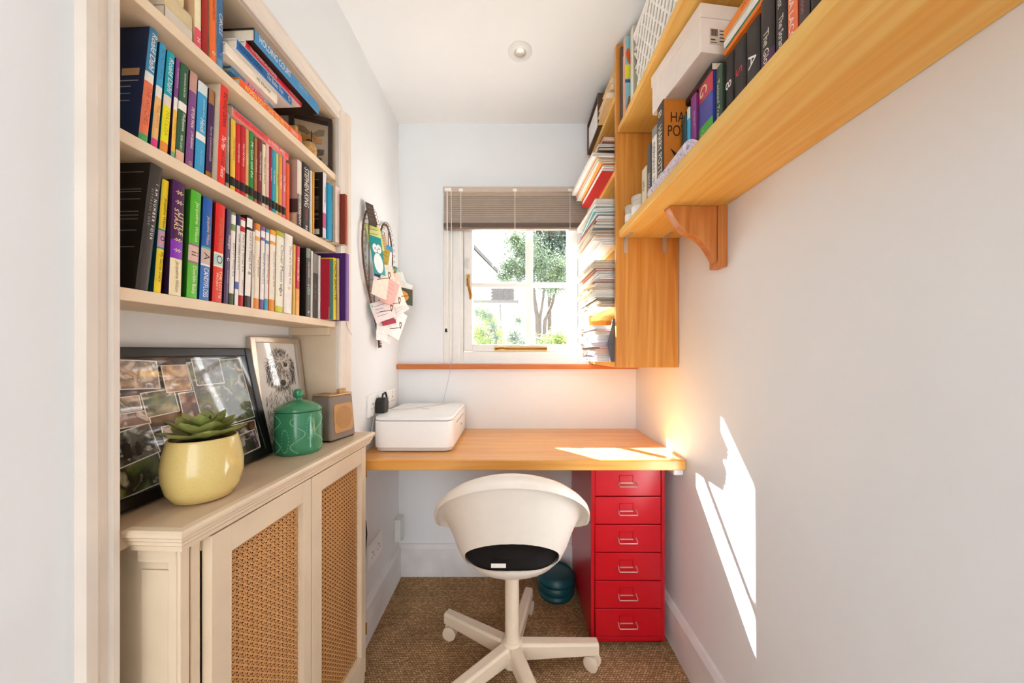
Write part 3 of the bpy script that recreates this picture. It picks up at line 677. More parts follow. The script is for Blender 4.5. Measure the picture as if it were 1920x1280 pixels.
# ---- lowest alcove shelf: (px left, px right, height, bands, titles, description, set-forward, lean degrees, cover, depth)
dwk = lambda c, c2: [(.03, c), (.13, W), (.2, c), (.88, '#efe6dc'), (1, c2)]
ROW0 = [
 (255, 279, .216, [(1, '#3a3431')], [T('I   A M   N U M B E R   F O U R', .12, .70, W, .14, .22), T('P I T T A C U S   L O R E', .16, .58, '#a8a29c', -.2, .18)], 'thick black book with spaced white lettering', 0, 6, '#191411'),
 (289, 303, .200, [(.44, '#f6d52b'), (.455, '#2a9d9b'), (.60, '#c99bb0'), (.615, '#2a9d9b'), (1, '#f6d52b')], [T('Jacqueline Wilson', .16, .43, K, .0, .5, .2), T('My Secret Diary', .64, .94, K, 0, .5, .2), T('o', .48, .57, '#3a2018', 0, .6)], 'yellow paperback with pink portrait panel', -.004, 4, '#0f5a5c'),
 (318, 341, .205, [(.52, '#4a1552'), (.68, '#8a2fb5'), (1, '#f2e2b8')], [T('LITTLE', .25, .52, '#f3d9a0', .2, .36, .1), T('STARS', .22, .48, '#f3d9a0', -.2, .36, .1), T('Jacqueline Wilson', .70, .97, '#6d4b2e', 0, .36, .2), T('*  *', .08, .2, '#f3d9a0', 0, .7), T('*   *', .5, .62, '#f3d9a0', 0, .7)], 'purple book with gold stars, cream foot', .002, 2, '#2c0e30'),
 (351, 371, .203, [(.5, '#55b32e'), (.515, '#a05a78'), (.66, '#d9b7a8'), (.675, '#a05a78'), (1, '#63ba3c')], [T('Jacqueline Wilson', .1, .47, '#d9f0a8', .05, .42), T('Dustbin Baby', .7, .96, '#e9f5c0', 0, .42), T('ii', .54, .64, '#6b3a26', 0, .6)], 'bright green paperback with a portrait band', .002, 2.5, '#2f6d1c'),
 (375, 393, .201, [(.48, '#1f5cae'), (.5, '#49a7a0'), (.65, '#cdb5a6'), (.67, '#e8e3da'), (1, '#3d78bd')], [T('Jacqueline Wilson', .18, .46, '#e6c34c', 0, .4), T('CANDYFLOSS', .69, .97, W, 0, .5), T('A', .52, .64, '#5d2f22', 0, .6)], 'royal blue paperback with a portrait band', .002, 2.5, '#123a74'),
 (399, 417, .201, [(.5, '#e0241f'), (.515, '#f2e3b0'), (.63, '#bcd6d2'), (.645, '#f2e3b0'), (1, '#e2453a')], [T('Jacqueline Wilson', .14, .47, '#b5881f', 0, .42), T('THE LOTTIE', .68, .96, '#f6cf9a', .17, .3), T('PROJECT', .68, .94, '#f6cf9a', -.2, .3), T('O', .525, .62, '#6b3a26', 0, .6)], 'red paperback with a pale portrait band', .002, 2.5, '#7c120f'),
 (420.5, 428.5, .200, [(1, '#5b4769')], [T('Midnight', .27, .45, W, 0, .62), T('C', .51, .56, W, 0, .6), T('Jacqueline', .6, .85, '#a792bd', 0, .5)], 'slim dusky purple paperback with a moon', 0, 2.5, '#3f2f4c'),
 (430, 439, .198, dwk('#7f9a5a', '#4c5c3d'), [T('Diary of a Wimpy Kid', .22, .86, '#3b3a32', 0, .5)], 'white spine with olive ends', 0, 2, '#52613c'),
 (440.5, 447.5, .198, [(.12, '#2e2b5c'), (.74, '#efe6dc'), (.82, '#5a6bb8'), (1, '#f1ece4')], [T('DORK DIARIES  party time', .14, .74, '#33302c', 0, .55)], 'white spine with a navy top', 0, 2, '#2e2b5c'),
 (447.8, 457, .196, [(.03, '#c52a2a'), (.10, W), (.16, '#c52a2a'), (.88, '#efe6dc'), (1, '#b82420')], [T('Diary of a Wimpy Kid', .18, .68, '#3a3530', 0, .55), T('Jeff Kinney', .70, .86, '#aa3333', 0, .4)], 'white spine with red ends', 0, 2, '#9e1f1c'),
 (459, 470.5, .206, [(.03, '#241f1f'), (.13, W), (.16, '#241f1f'), (.88, '#efe6dc'), (1, '#3a3634')], [T('Diary of a Wimpy Kid', .18, .58, '#2d2926', .05, .5), T('8', .6, .66, '#2d2926', 0, .5)], 'white spine on a tall black cover', .003, 2, '#1b1717'),
 (471, 475.8, .196, [(.10, '#8c4c3a'), (.17, W), (1, '#e9e0d6')], [T('Diary of a Wimpy Kid', .25, .8, '#5c554e', 0, .6)], 'thin white spine with a brown top', 0, 1.5, '#8c5a3a'),
 (476.5, 486.5, .198, [(.08, '#e58a2e'), (.15, W), (.20, '#f0b25a'), (.88, '#f0e2cd'), (1, '#e58a2e')], [T('Tracy Beaker', .25, .8, '#6d5a48', .1, .42)], 'orange gingham spine with a cream panel', 0, 1.5, '#c96a1c'),
 (488, 495.5, .197, [(.05, '#8a6aa8'), (.13, W), (.17, '#8a6aa8'), (.88, '#eee5dd'), (1, '#7a5f92')], [T('Diary of a Wimpy Kid', .22, .84, '#4a4540', 0, .5)], 'white spine with lilac ends', 0, 1.5, '#6a4f86'),
 (496.5, 503.5, .196, [(.04, '#3f9fc4'), (.14, W), (.18, '#3f9fc4'), (.86, '#eee5dd'), (1, '#4aa6c8')], [T('Diary of a Wimpy Kid', .22, .82, '#4a4540', 0, .5)], 'white spine with sky blue ends', 0, 1.5, '#2f86ab'),
 (505, 515.5, .199, [(.06, '#f0a23a'), (.14, W), (.18, '#f0a23a'), (.86, '#efe3d2'), (1, '#e8892a')], [T('Diary of a Wimpy Kid', .2, .82, '#6a655e', .12, .4)], 'cream spine on an amber check cover', .002, 1.5, '#d9731f'),
 (517, 531.5, .203, [(.06, '#b9b01e'), (.93, '#efe8d6'), (1, '#cfc52a')], [T('Clover Moon tales', .16, .8, '#4f4a44', .15, .38), T('o', .7, .74, '#4f4a44', 0, .4)], 'lime green check cover with a cream spine', .004, 1.5, '#b4ab18'),
 (534, 548, .205, [(1, '#efe6dc')], [T('Diary of a Wimpy Kid', .14, .62, '#5b544d', .1, .4), T('*', .66, .7, '#d9a02e', 0, .5)], 'thick off-white book', .006, 1.2, '#e6dccf'),
 (549, 553.5, .188, [(1, '#e6bd62')], [], 'thin sand coloured book', .002, 1, '#c9963f'),
 (554.5, 562, .190, [(.2, '#c8273a'), (.62, '#c8273a'), (.8, '#e9a24c'), (1, '#eeb255')], [T('Wonderful', .12, .6, '#f3e3d0', 0, .5, .2)], 'red spine fading to orange at the foot', 0, 1, '#e6d3bb'),
 (574.5, 582.5, .197, [(.14, '#7f8d80'), (1, '#57534f')], [T('KASS MORGAN', .2, .42, '#d9d6d0', 0, .3), T('100', .52, .7, '#7fd0c8', 0, .62), T('X', .9, .95, W, 0, .5)], 'grey spine with pale turquoise numerals', 0, .6, '#120d0c'),
 (583, 586.8, .195, [(1, '#e9e6df')], [], 'thin white spine', -.002, .6, '#dcd8cf'),
 (587.5, 596.5, .192, [(.3, '#9a9a94'), (1, '#56585a')], [T('the 100 day', .3, .9, '#b5b5ae', -.1, .3)], 'dark grey spine with a pale top', -.004, .5, '#44464a'),
 (597.5, 601.5, .192, [(1, '#efece6')], [], 'thin off-white spine beside dark grey', -.002, .5, '#e2ded6'),
 (603, 619.5, .184, [(.8, '#a3122b'), (1, '#8d7f7d')], [T('J', .1, .2, '#2a2320', .3, .3)], 'maroon hardback with a grey foot', .023, .3, '#a3122b'),
 (621, 625.8, .184, [(1, '#5d8a7a')], [T('to kill a season', .1, .9, '#e0e8da', 0, .5)], 'thin sage green spine', .033, .3, '#4b7767'),
 (626.3, 631.5, .190, [(1, '#f0d92e')], [T('DACA BEAUTE', .05, .68, K, 0, .7)], 'thin bright yellow spine', .033, .3, '#caa92a'),
]
def place_row(rows, zs, shelfname, fwd0, group, cap=None):
    last = -9; n = len(rows)
    for i, r in enumerate(rows):
        pa, pb, h, bands, titles, desc, fwd, lean, cov = r[:9]; w = fwd0+fwd
        u0, u1 = UPX(pa, w), UPX(pb, w)
        if u0 < last+.0006: u0 = last+.0006
        ln = math.radians(lean); th = max(.004, (u1-u0)*math.cos(ln)-.0004)
        d = min(.128, DEEP-.004+w-.002) if len(r) < 10 else r[9]
        last = u1
        lab = '%s, %s from left on the %s alcove shelf' % (desc, ORD[i], shelfname)
        book(AL(w, u1, zs+.0004), (-ln, 0, -AA), th, h, d, bands, titles, cov, label=lab, group=group, hard=(h > .21 or th > .03),
             side_print=r[10] if len(r) > 10 else None)
lines0 = [(.1, .5, zz, zz+.006, '#8a827a', 0) for zz in (.92, .78, .76, .70, .60, .57, .54, .45, .32)]
ROW0[0] = ROW0[0]+(.125, lines0)
place_row(ROW0, SH[0], 'lowest', -.003, 'books on the lowest alcove shelf')
# large purple book sticking out at the far end, with ribbon
book(AL(.034, 1.076, SH[0]+.0004), AROT, .010, .192, .150, [(1, '#c9b08c')], [], '#b59b78', hard=True, label='tan hardback beside the jutting purple book, lowest alcove shelf')
t = book(AL(.052, 1.100, SH[0]+.0004), AROT, .022, .212, .150, [(1, '#6a3d8a')], [T('A Little History', .1, .9, '#8f63ad', .25, .3)], '#3a1058', hard=True,
         label='large purple book jutting out at the far end of the lowest alcove shelf')
m = MB(); m.tube([(-.004, -.015, 0), (-.002, -.012, -.02), (.002, -.004, -.035), (.006, .004, -.045)], .001, 6); m.build('ribbon_marker', ink('#b9a8b8'), t)

# ---- middle alcove shelf
def rd(c1, c2, c3, c4=None): return [(.38, c1), (.46, W), (.9, c2), (1, c3)]
ROW1 = [
 (258.5, 276, .212, rd('#4690bb', '#f4835c', '#57b06a'), [T('Roald Dahl', .04, .36, W, 0, .6, .15), T('THE WITCHES', .5, .82, '#c25a48', 0, .5)], 'thick navy book, blue and coral spine', 0, 5, '#1f2f57', .123,
   [(.10, .35, .58, .64, '#c9a27a', 0), (.1, .45, .53, .538, '#aab0c0', 0), (.2, .5, .48, .488, '#8f97ac', 0), (.2, .5, .42, .428, '#8f97ac', 0), (.2, .5, .36, .368, '#8f97ac', 0)]),
 (282, 294.5, .200, [(.40, '#45a8d8'), (.5, W), (.88, '#f6c078'), (1, '#ef3f8b')], [T('ROALD DAHL', .05, .38, '#2f7fb4', 0, .5), T('THE TWITS', .52, .86, '#c98a50', 0, .45)], 'blue and peach spine with a pink foot', 0, 4.5, '#0f4f6c'),
 (299, 314, .197, [(.42, '#12a9bb'), (.52, '#e8d8c8'), (.86, '#f3e81e'), (1, '#f29a45')], [T('Roald Dahl', .06, .42, W, 0, .6, .15), T('MATILDA', .56, .84, '#c9b516', 0, .45)], 'turquoise and lemon spine with an orange foot', 0, 4, '#07656a'),
 (319.5, 327.3, .196, [(.38, '#8a4690'), (.5, W), (.9, '#f7c54e'), (1, '#7cbf95')], [T('ROALD DAHL', .04, .37, '#d0a8cc', 0, .5), T('THE MAGIC FINGER', .52, .88, '#d9962e', 0, .4)], 'thin purple and yellow spine', 0, 3, '#3b1a4d'),
 (328, 345, .194, [(.38, '#2f6143'), (.46, W), (.86, '#2f6143'), (1, '#e8b9a0')], [T('ELEANOR PORTER', .08, .36, '#dfe8dc', 0, .2), T('Pollyanna', .48, .68, W, .05, .42, .2), T('PUFFIN CLASSICS', .70, .85, '#dfe8dc', -.05, .26)], 'forest green spine with a white band', .001, 3, '#2a1414'),
 (347.5, 362, .194, [(.2, '#c99a8c'), (1, '#84508a')], [T('PETER PAN', .36, .56, W, 0, .36), T('J M BARRIE', .58, .82, W, 0, .34), T('o', .9, .95, '#d9b45a', 0, .4)], 'mauve spine with a moonlit top', .001, 3, '#3a1024'),
 (365, 383.5, .188, [(.12, '#dfe9ec'), (.55, '#3fa5d6'), (.62, W), (1, '#3fa5d6')], [T('JOHANNA SPYRI', .16, .36, '#d9eef5', .05, .22), T('Heidi', .38, .53, W, 0, .45, .2), T('PUFFIN', .7, .92, '#7fc4e4', 0, .26)], 'sky blue spine with white bands', .001, 2.5, '#123f72'),
 (386, 397, .190, [(.16, '#b07a4c'), (.9, '#50305f'), (1, '#b5761c')], [T('Secret Commonwealth', .4, .78, '#d9c8dd', 0, .4)], 'dark purple spine with a gold foot', .001, 2.5, '#261238'),
 (406.5, 422.5, .209, [(1, '#ef3529')], [T('RICHARD OSMAN', .06, .4, '#2a1512', .05, .5), T('The Man', .5, .64, W, .02, .5, .25), T('WHO DIED', .65, .80, '#2a1512', .02, .42), T('Twice', .81, .92, W, .02, .5, .25)], 'tall red hardback, black and white title', .012, 2.5, '#d9c6ae'),
]
small = [(423.3, 430.3, '#a79a92', 'grey', '#5a5052'), (432.5, 442, '#f3c745', 'yellow', '#473a40'), (442.3, 450.3, '#d3262a', 'red', '#8e0d12'), (450.6, 460, '#c81f26', 'crimson', '#7a0a10'), (460.5, 466.4, '#e2a468', 'tan', '#c98a50'),
         (467, 476, '#2b8a3e', 'green', '#1b6a2c'), (477, 482.2, '#b5734a', 'brown', '#9c5a36'), (482.8, 491.3, '#7c2a2c', 'maroon', '#5c1c1e'), (492, 498, '#efdfbf', 'cream', '#d9c69f'), (498.4, 504.8, '#e5bdb0', 'blush', '#c28f84'),
         (505.2, 510.2, '#9c1e3c', 'wine', '#7c1430'), (510.6, 516.3, '#27a6c2', 'cyan', '#1a7f99'), (517, 522.2, '#b8cf8a', 'pale green', '#8fae5e'), (523, 529.3, '#f09a35', 'orange', '#cf7a1c'), (530, 536.3, '#dd7489', 'pink', '#b8546c'), (537, 543.3, '#f0642c', 'vermilion', '#cf4a18')]
tit = ['Beast Quest', 'Horrid Henry', 'Horrid Henry', 'Horrid Henry', 'Flat Stanley', 'Mr Gum and the', 'Horrid Henry', 'Horrid Henry and', 'The Worst Witch', 'The Tale of', 'Horrid Henry', 'My Naughty', 'The Owl', 'The Giggler', 'Cat Tales', '']
for (a, b, c, nm, cv), tt in zip(small, tit):
    ROW1.append((a, b, .160+.003*((a*7) % 3), [(.78, c), (.90, '#221c1c' if nm != 'vermilion' else c), (1, c)], [T(tt, .14, .7, W if nm not in ('cream', 'yellow', 'pale green') else '#7a5a3a', 0, .5)] if tt else [], 'small thin %s book' % nm, .004, .5, cv))
ROW1 += [
 (558, 566, .186, [(.5, '#e7dccb'), (.8, '#8a8078'), (1, '#4f4a48')], [T('AFTERNOON', .5, .95, W, 0, .5, .2)], 'pale topped spine on a dusk landscape cover', .012, .4, '#b79383', .128, [(.05, .9, .02, .2, '#d8b28c', 0), (.0, 1, .22, .42, '#4a3330', 0)]),
 (567.5, 581, .190, [(1, '#3a3230')], [T('STEPHEN KING', .06, .64, W, .0, .60), T('MISERY', .68, .84, '#b8352e', 0, .3), T('H', .92, .97, W, 0, .3)], 'black spine with large white capitals', .014, .4, '#241d1b'),
 (582, 585.2, .182, [(1, '#f0ebe2')], [], 'thin white spine beside the black spine', .018, .4, '#e2dccf'),
 (585.4, 589.5, .180, [(1, '#efb044')], [], 'thin amber spine', .022, .4, '#d0902c'),
 (606.5, 612.5, .196, [(.62, '#e5dfe2'), (.85, '#c9597a'), (1, '#dcd3e2')], [T('Everything', .1, .6, '#54506a', 0, .5, .2)], 'white and pink spine on a black cover', .032, .3, '#15100f', .128, [(.12, .8, zz, zz+.008, '#8a8178', 0) for zz in (.88, .76, .62, .60, .58, .55, .52, .49, .46, .43, .36, .34, .28)]+[(.1, .5, .05, .13, '#e5dccb', 0)]),
 (613.2, 624.5, .172, [(1, '#1f9cc4')], [T('THE LAST OF US', .1, .92, '#8fd6ea', .3, .22)], 'bright cyan blue spine', .037, .2, '#147fa6'),
 (630, 638, .176, [(1, '#e8d3c8')], [], 'pinkish cream spine', .046, .2, '#b89f8c'),
 (641, 652.5, .160, [(1, '#9c3a1c')], [T('Letters to my younger self', .06, .94, '#c97a4c', .3, .25)], 'rust brown spine at the very end', .063, 0, '#6e2a18'),
]
place_row(ROW1, SH[1], 'middle', -.018, 'books on the middle alcove shelf')
def flat(px0, px1, zb, th, d, w, bands, titles, cover, label, group, hard=False, name='book', skew=0):
    u0, u1 = UPX(px0, w), UPX(px1, w)
    return book(AL(w, u1, zb+th), (PI/2, 0, -AA+skew), th, u1-u0, d, bands, titles, cover, label=label, group=group, hard=hard, name=name)
zf = SH[1]+.168
flat(436, 541, zf, .019, .118, -.012, [(1, '#ee5f5a')], [T('FUNNIER MISHEARD', .04, .55, '#c23a40', 0, .5), T('the RUSSELL AMOS', .58, .92, W, 0, .45)], '#f1e3d2', 'coral book lying flat across the small thin books', 'books lying flat on the middle shelf')
flat(433, 500, zf+.0196, .017, .115, -.03, [(1, '#3d7d9a')], [], '#3d7d9a', 'blue book lying flat above the coral one', 'books lying flat on the middle shelf')

# ---- top alcove shelf
z2 = SH[2]
gT = 'upright books on the top alcove shelf'
def up(px0, px1, h, bands, titles, cover, label, w=-.006, d=.125, lean=0):
    u0, u1 = UPX(px0, w), UPX(px1, w)
    return book(AL(w, u1, z2+.0004), (0, 0, -AA), u1-u0-.0006, h, d, bands, titles, cover, label=label, group=gT)
up(366, 378.5, .178, [(.78, '#f0e2b8'), (1, '#e9536a')], [T('Rooftoppers', .1, .7, '#8a6a3a', 0, .3), T('H', .84, .96, W, 0, .5)], '#d9b48a', 'cream and rose spine standing by the yellowed book', -.004)
up(379.5, 392, .165, [(1, '#a41a12')], [], '#9a6a52', 'dark red spine beside the orange classic', -.004)
up(394.5, 406.5, .172, [(.94, '#f2702e'), (1, '#f2702e')], [T('Animal Farm', .2, .5, '#7a2a10', 0, .4), T('0', .84, .92, W, 0, .55)], '#e9c79a', 'orange paperback with a white oval emblem', -.004)
up(408, 419.5, .176, [(.88, '#3d73a8'), (1, '#5f8fb5')], [T('CIRCLE', .35, .62, W, 0, .55, .2), T('I', .74, .9, '#e8a79a', 0, .4)], '#cfd8d8', 'blue spine with white lettering next to the flat stack', -.004)
# yellowed book lying open side out
w = -.004; u0, u1 = UPX(300, w), UPX(364, w)
for i, (th, c, dsc, uu) in enumerate(((.026, '#8e8377', 'lowest grey book of the small flat pile by the near end', .0), (.030, '#f0d878', 'yellowed book in the middle of the near flat pile', .004), (.034, '#d9a75a', 'tan topmost book of the near flat pile', -.008))):
    zb = z2+.0004+sum((.0265, .0305)[:i])
    book(AL(w-.004*i, u1-.004+uu, zb+th), (PI/2, 0, -AA), th, u1-u0-.012, .12, [(1, '#d9c69a' if i else '#d8cbbb')], [], c, label=dsc, group='flat pile at the near end of the top shelf')
# flat stack
gS = 'books stacked flat on the top alcove shelf'
st = [
 (450, 566, .024, -.004, [(1, '#f4622a')], [T("WOMEN DON'T OWE YOU PRETTY", .06, .74, '#fde27a', 0, .55), T('FLORENCE', .78, .92, W, 0, .4)], '#f58a1e', 'orange book with yellow capitals, lowest of the flat stack'),
 (434, 512, .012, -.010, [(.3, '#3d7fb0'), (.75, '#c4208a'), (1, '#3d7fb0')], [T('In the Moonlight', .3, .9, W, 0, .6)], '#5a8fb5', 'thin blue and magenta book, second in the flat stack'),
 (424, 520, .024, .004, [(1, '#efe3d0')], [T('Hi Honey', .55, .85, '#4a4440', 0, .5, .2)], '#efe3d0', 'cream book, third in the flat stack'),
 (444, 547, .022, .012, [(1, '#1f6cb0')], [T('RICHARD OSMAN', .04, .42, '#0f3a6c', 0, .6), T('The Bullet That', .5, .82, W, 0, .55, .2), T('o', .92, .97, '#e9c3b0', 0, .6)], '#e4e2e0', 'blue hardback with white jacket, fourth in the flat stack'),
 (461, 566, .014, .014, [(1, '#c3122c')], [T('The MONARCHS MESSAGE', .06, .5, W, 0, .55), T('Kelly Rimmer', .74, .95, W, 0, .4)], '#e6e2e0', 'red spined white book, fifth in the flat stack'),
 (478, 598, .030, .030, [(1, '#3f8cc0')], [T('HOLDING COURT', .06, .5, W, .1, .5), T('CHRIS HALL', .62, .8, '#8fc0dc', .1, .25)], '#1c130f', 'big dark hardback with blue spine on top of the flat stack'),
]
zb = z2+.0006
for a, b, th, w, bands, titles, cov, lab in st:
    flat(a, b, zb, th, .118+w, w, bands, titles, cov, lab, gS, hard=True); zb += th+.0006
flat(484, 585, zb, .008, .12, .012, [(1, '#8c2a22')], [], '#7a241c', 'thin dark red booklet lying on the big hardback', gS)
# small tan books near the butterfly frame
for i, (c, px) in enumerate((('#d9953a', 571), ('#c28136', 577))):
    u = UPX(px, -.03); book(AL(-.05, u, z2+.0004), AROT, .012, .082-.006*i, .07, [(1, c)], [], '#e6cfa0', label=('amber small book' if i == 0 else 'brown small book')+' standing before the butterfly frame', group='small books by the butterfly frame')
# golden egg ornament
p = AL(-.026, 1.016, z2)
t = thing('egg_ornament', 'golden brown egg ornament on the top alcove shelf', 'ornament', p)
MB().lathe([(0, .0), (.010, .002), (.018, .010), (.0215, .022), (.019, .036), (.011, .046), (0, .049)], p, 24).build('egg', pm('speckled_gold', '#c99a5c', rough=.35, var=.3, scale=120), t, world=True)
MB().lathe([(.0, .046), (.008, .047), (.009, .051), (.004, .056), (0, .057)], p, 16).build('cap', M_BLACK, t, world=True)
# butterfly box frame
bf = thing('butterfly_frame', 'dark box frame with mounted butterflies on the top shelf', 'picture frame', AL(-.048, 1.056, z2+.0004), (0, math.radians(-3), math.radians(-66)))
FW, FH, FD = .118, .166, .034
M_DKWOOD = wood('dark_frame_wood', '#2a1d15', '#3d2b20', 'Z')
m = MB(); e = .012
m.box(-FD, 0, -FW/2, -FW/2+e, 0, FH); m.box(-FD, 0, FW/2-e, FW/2, 0, FH); m.box(-FD, 0, -FW/2+e, FW/2-e, 0, e); m.box(-FD, 0, -FW/2+e, FW/2-e, FH-e, FH)
m.build('frame', M_DKWOOD, bf, bevel=.001)
MB().box(-FD+.002, -FD+.012, -FW/2+e, FW/2-e, e, FH-e).build('mount_card', pm('buff_card', '#c9b294', rough=.8), bf)
def butterfly(zc, s, col, body):
    m = MB()
    for sg in (-1, 1):
        for wing in ([(0, .004), (.018, .020), (.032, .022), (.030, .006), (.012, -.002)], [(0, .0), (.012, -.003), (.026, -.006), (.024, -.020), (.010, -.022), (.002, -.008)]):
            mi = 0 if wing[1][1] > .01 else 1
            poly = [(sg*a*s, zc+b*s) for a, b in wing]
            m.prism(poly, -FD+.013, -FD+.0145, 'x', mi)
    m.tube([(-FD+.0145, 0, zc-.016*s), (-FD+.015, 0, zc), (-FD+.0145, 0, zc+.012*s)], [.001, .002, .001], 8, 2)
    m.build('butterfly', [ink(col[0]), ink(col[1]), ink('#3a2a1c')], bf)
butterfly(.112, 1.15, ('#8a7452', '#c98a3c'), 0)
butterfly(.048, 1.1, ('#5a4a38', '#4a3a2c'), 0)
MB().box(-.008, -.006, -FW/2+e, FW/2-e, e, FH-e).build('glass', M_GLASS, bf)

# ------------------------------------------------------------------ picture frames leaning in the alcove (local x out, y along, z up the frame)
def frame_mesh(m, w0, w1, h, e, d0, d1):
    m.box(d0, d1, w0, w0+e, 0, h); m.box(d0, d1, w1-e, w1, 0, h); m.box(d0, d1, w0+e, w1-e, 0, e); m.box(d0, d1, w0+e, w1-e, h-e, h)
lean = math.radians(-13)
CTZ = CT+.0005
p = AL(-.058, .62, CTZ)
pf = thing('collage_frame', 'large black frame holding a collage of family photographs', 'picture frame', (p[0], p[1], CTZ+.0055), (0, lean, -AA))
LW, HH = .385, .285; W0, W1 = -.095, .290
m = MB(); frame_mesh(m, W0, W1, HH, .020, -.020, .004); m.build('frame', M_BLACK, pf, bevel=.002)
m = MB(); frame_mesh(m, W0+.020, W1-.020, HH-.0, .0, 0, 0); 
MB().box(-.016, -.010, W0+.02, W1-.02, .02, HH-.02).build('backing_board', ink('#2b2019'), pf)
pal = [['#efe4d4', '#b89a7c', '#5c4434', '#faf4ec'], ['#b8c2c8', '#6e6a58', '#2c241e', '#e8dfd2'], ['#9a8f5e', '#5e6a36', '#20180f', '#d9d2b0'], ['#c9a98c', '#7c4a3a', '#2a1a16', '#e9d9c6'], ['#cfc6cc', '#6a4f5a', '#3a2c2c', '#f1e6e0'], ['#f2e2cc', '#c9a276', '#7a5636', '#fdf2e2']]
photos = [(-.072, .035, .020, .085, 2, 4), (-.074, -.03, .088, .14, 3, 0), (-.052, .032, .074, .135, 1, 9), (-.06, .03, .138, .165, 4, 0), (-.07, .02, .166, .195, 0, 0), (.022, .085, .150, .20, 2, 3), (-.073, -.01, .198, .262, 5, 0), (-.008, .060, .205, .262, 0, -4),
          (.066, .120, .192, .250, 5, 0), (.088, .135, .130, .190, 3, 0), (.122, .262, .100, .258, 2, 3), (.130, .20, .200, .262, 1, 0), (.150, .262, .026, .098, 3, 0), (.20, .258, .022, .072, 4, 5), (.04, .148, .03, .128, 0, 0)]
for i, (a, b, c, d, k, rz) in enumerate(photos):
    x = -.0095+.0005*i
    pc = MB(); mx = Matrix.Translation((0, (a+b)/2, (c+d)/2)) @ Matrix.Rotation(math.radians(rz), 4, 'X') @ Matrix.Translation((0, -(a+b)/2, -(c+d)/2))
    pc.box(x, x+.0003, a, b, c, d, 0, mx); pc.box(x+.0003, x+.00042, a+.002, b-.002, c+.002, d-.002, 1, mx)
    pc.build('photo_print', [M_PAPERW, blotch('photo_%d' % i, pal[k], 28+6*(i % 4))], pf)
# people in two of the prints
m = MB()
for (y, z, s) in ((-.022, .100, 1), (-.004, .096, .7), (.02, .10, .5)):
    m.prism([(y-.006*s, z-.016*s), (y+.006*s, z-.016*s), (y+.007*s, z+.008*s), (y+.003*s, z+.013*s), (y-.003*s, z+.013*s), (y-.007*s, z+.008*s)], -.0026, -.0022, 'x'); m.lathe([(0, -.0002), (.0038*s, 0), (0, .0002)], (0, 0, 0), 10, mx=Matrix.Translation((-.0024, y, z+.017*s)) @ Matrix.Rotation(PI/2, 4, 'Y'))
for (y, z, s) in ((.225, .045, 1.1), (.238, .04, .8)):
    m.prism([(y-.008*s, z-.018*s), (y+.008*s, z-.018*s), (y+.007*s, z+.008*s), (y-.007*s, z+.008*s)], -.0012, -.0008, 'x'); m.lathe([(0, -.0002), (.005*s, 0), (0, .0002)], (0, 0, 0), 10, mx=Matrix.Translation((-.001, y, z+.014*s)) @ Matrix.Rotation(PI/2, 4, 'Y'))
m.build('photo_figures', ink('#2a1e1a'), pf)
MB().box(.0008, .0022, W0+.02, W1-.02, .02, HH-.02).build('glass', M_GLASS, pf)

# dog portrait in a silver frame
p = AL(-.082, 1.018, CTZ)
df = thing('dog_portrait', 'silver framed ink portrait of a shaggy dog', 'picture frame', (p[0], p[1], CTZ+.003), (0, math.radians(-8), math.radians(-9)))
M_SILV = pm('silver_leaf', '#c9bfb3', rough=.3, metal=.85, var=.05)
W0, W1, HH = -.098, .078, .318
m = MB(); frame_mesh(m, W0, W1, HH, .016, -.016, .003); m.build('frame', M_SILV, df, bevel=.002)
m = MB(); frame_mesh(m, W0+.016, W1-.016, HH, .0, 0, 0)
MB().box(-.012, -.006, W0+.016, W1-.016, .016, HH-.016).build('paper', M_PAPERW, df)
m = MB(); rr = random.Random(3)
def stroke(y, z, a, L, wd, mi=0):
    d = Vector((math.cos(a), math.sin(a))); n = Vector((-d.y, d.x))*wd; b = Vector((y, z)); e2 = b+d*L; md = b+d*L*.5+n*.8
    m.add([(-.0057, q.x, q.y) for q in (b-n*.4, md-n, e2, md+n)], [(0, 1, 2, 3)], mi)
for i in range(1700):                                  # fur: head, beard, ears, chest; strokes fall outwards and down
    if i < 1000:
        a = rr.random()*2*PI; r = rr.random()**.55; y = .044*r*math.cos(a); z = .222+.056*r*math.sin(a)
        if ((y-.003)/.020)**2+((z-.192)/.016)**2 < 1 and rr.random() < .75: continue
        if min(abs(y+.021), abs(y-.019)) < .010 and abs(z-.234) < .009: continue
        d = Vector((y, z-.215))*16+Vector((0, -.55 if z < .255 else .5)); L = rr.uniform(.007, .016)*(1.25 if r > .8 else 1)
        dark = r > .72 or rr.random() < .3
        stroke(y, z, math.atan2(d.y, d.x)+rr.uniform(-.35, .35), L, .00035+.0004*rr.random(), 0 if dark else 1)
    elif i < 1150:
        sg = rr.choice((-1, 1)); stroke(sg*rr.uniform(.034, .050), rr.uniform(.185, .250), -PI/2+sg*rr.uniform(-.1, .5), rr.uniform(.012, .022), .0007, 0)
    else:
        y = rr.uniform(-.062, .045); z = rr.uniform(.020, .188-abs(y)*.6); stroke(y, z, -PI/2+rr.uniform(-.4, .4)+y*5, rr.uniform(.010, .022), .0004+.0005*rr.random(), rr.choice((0, 1, 1)))
def disc(y, z, r, mi, dx=0): m.add([(-.0054+dx, y+r*math.cos(2*PI*k/14), z+r*.9*math.sin(2*PI*k/14)) for k in range(14)], [tuple(range(14))], mi)
disc(-.021, .232, .0075, 0); disc(.019, .236, .0075, 0); disc(-.017, .234, .0016, 2, .0003); disc(.019, .238, .0016, 2, .0003); disc(.003, .182, .0108, 0); disc(.005, .186, .002, 1, .0003)
for k in range(12): stroke(-.012+.0026*k, .168-.004*math.sin(k/11*PI), .2*(k-6), .005, .0006, 0)
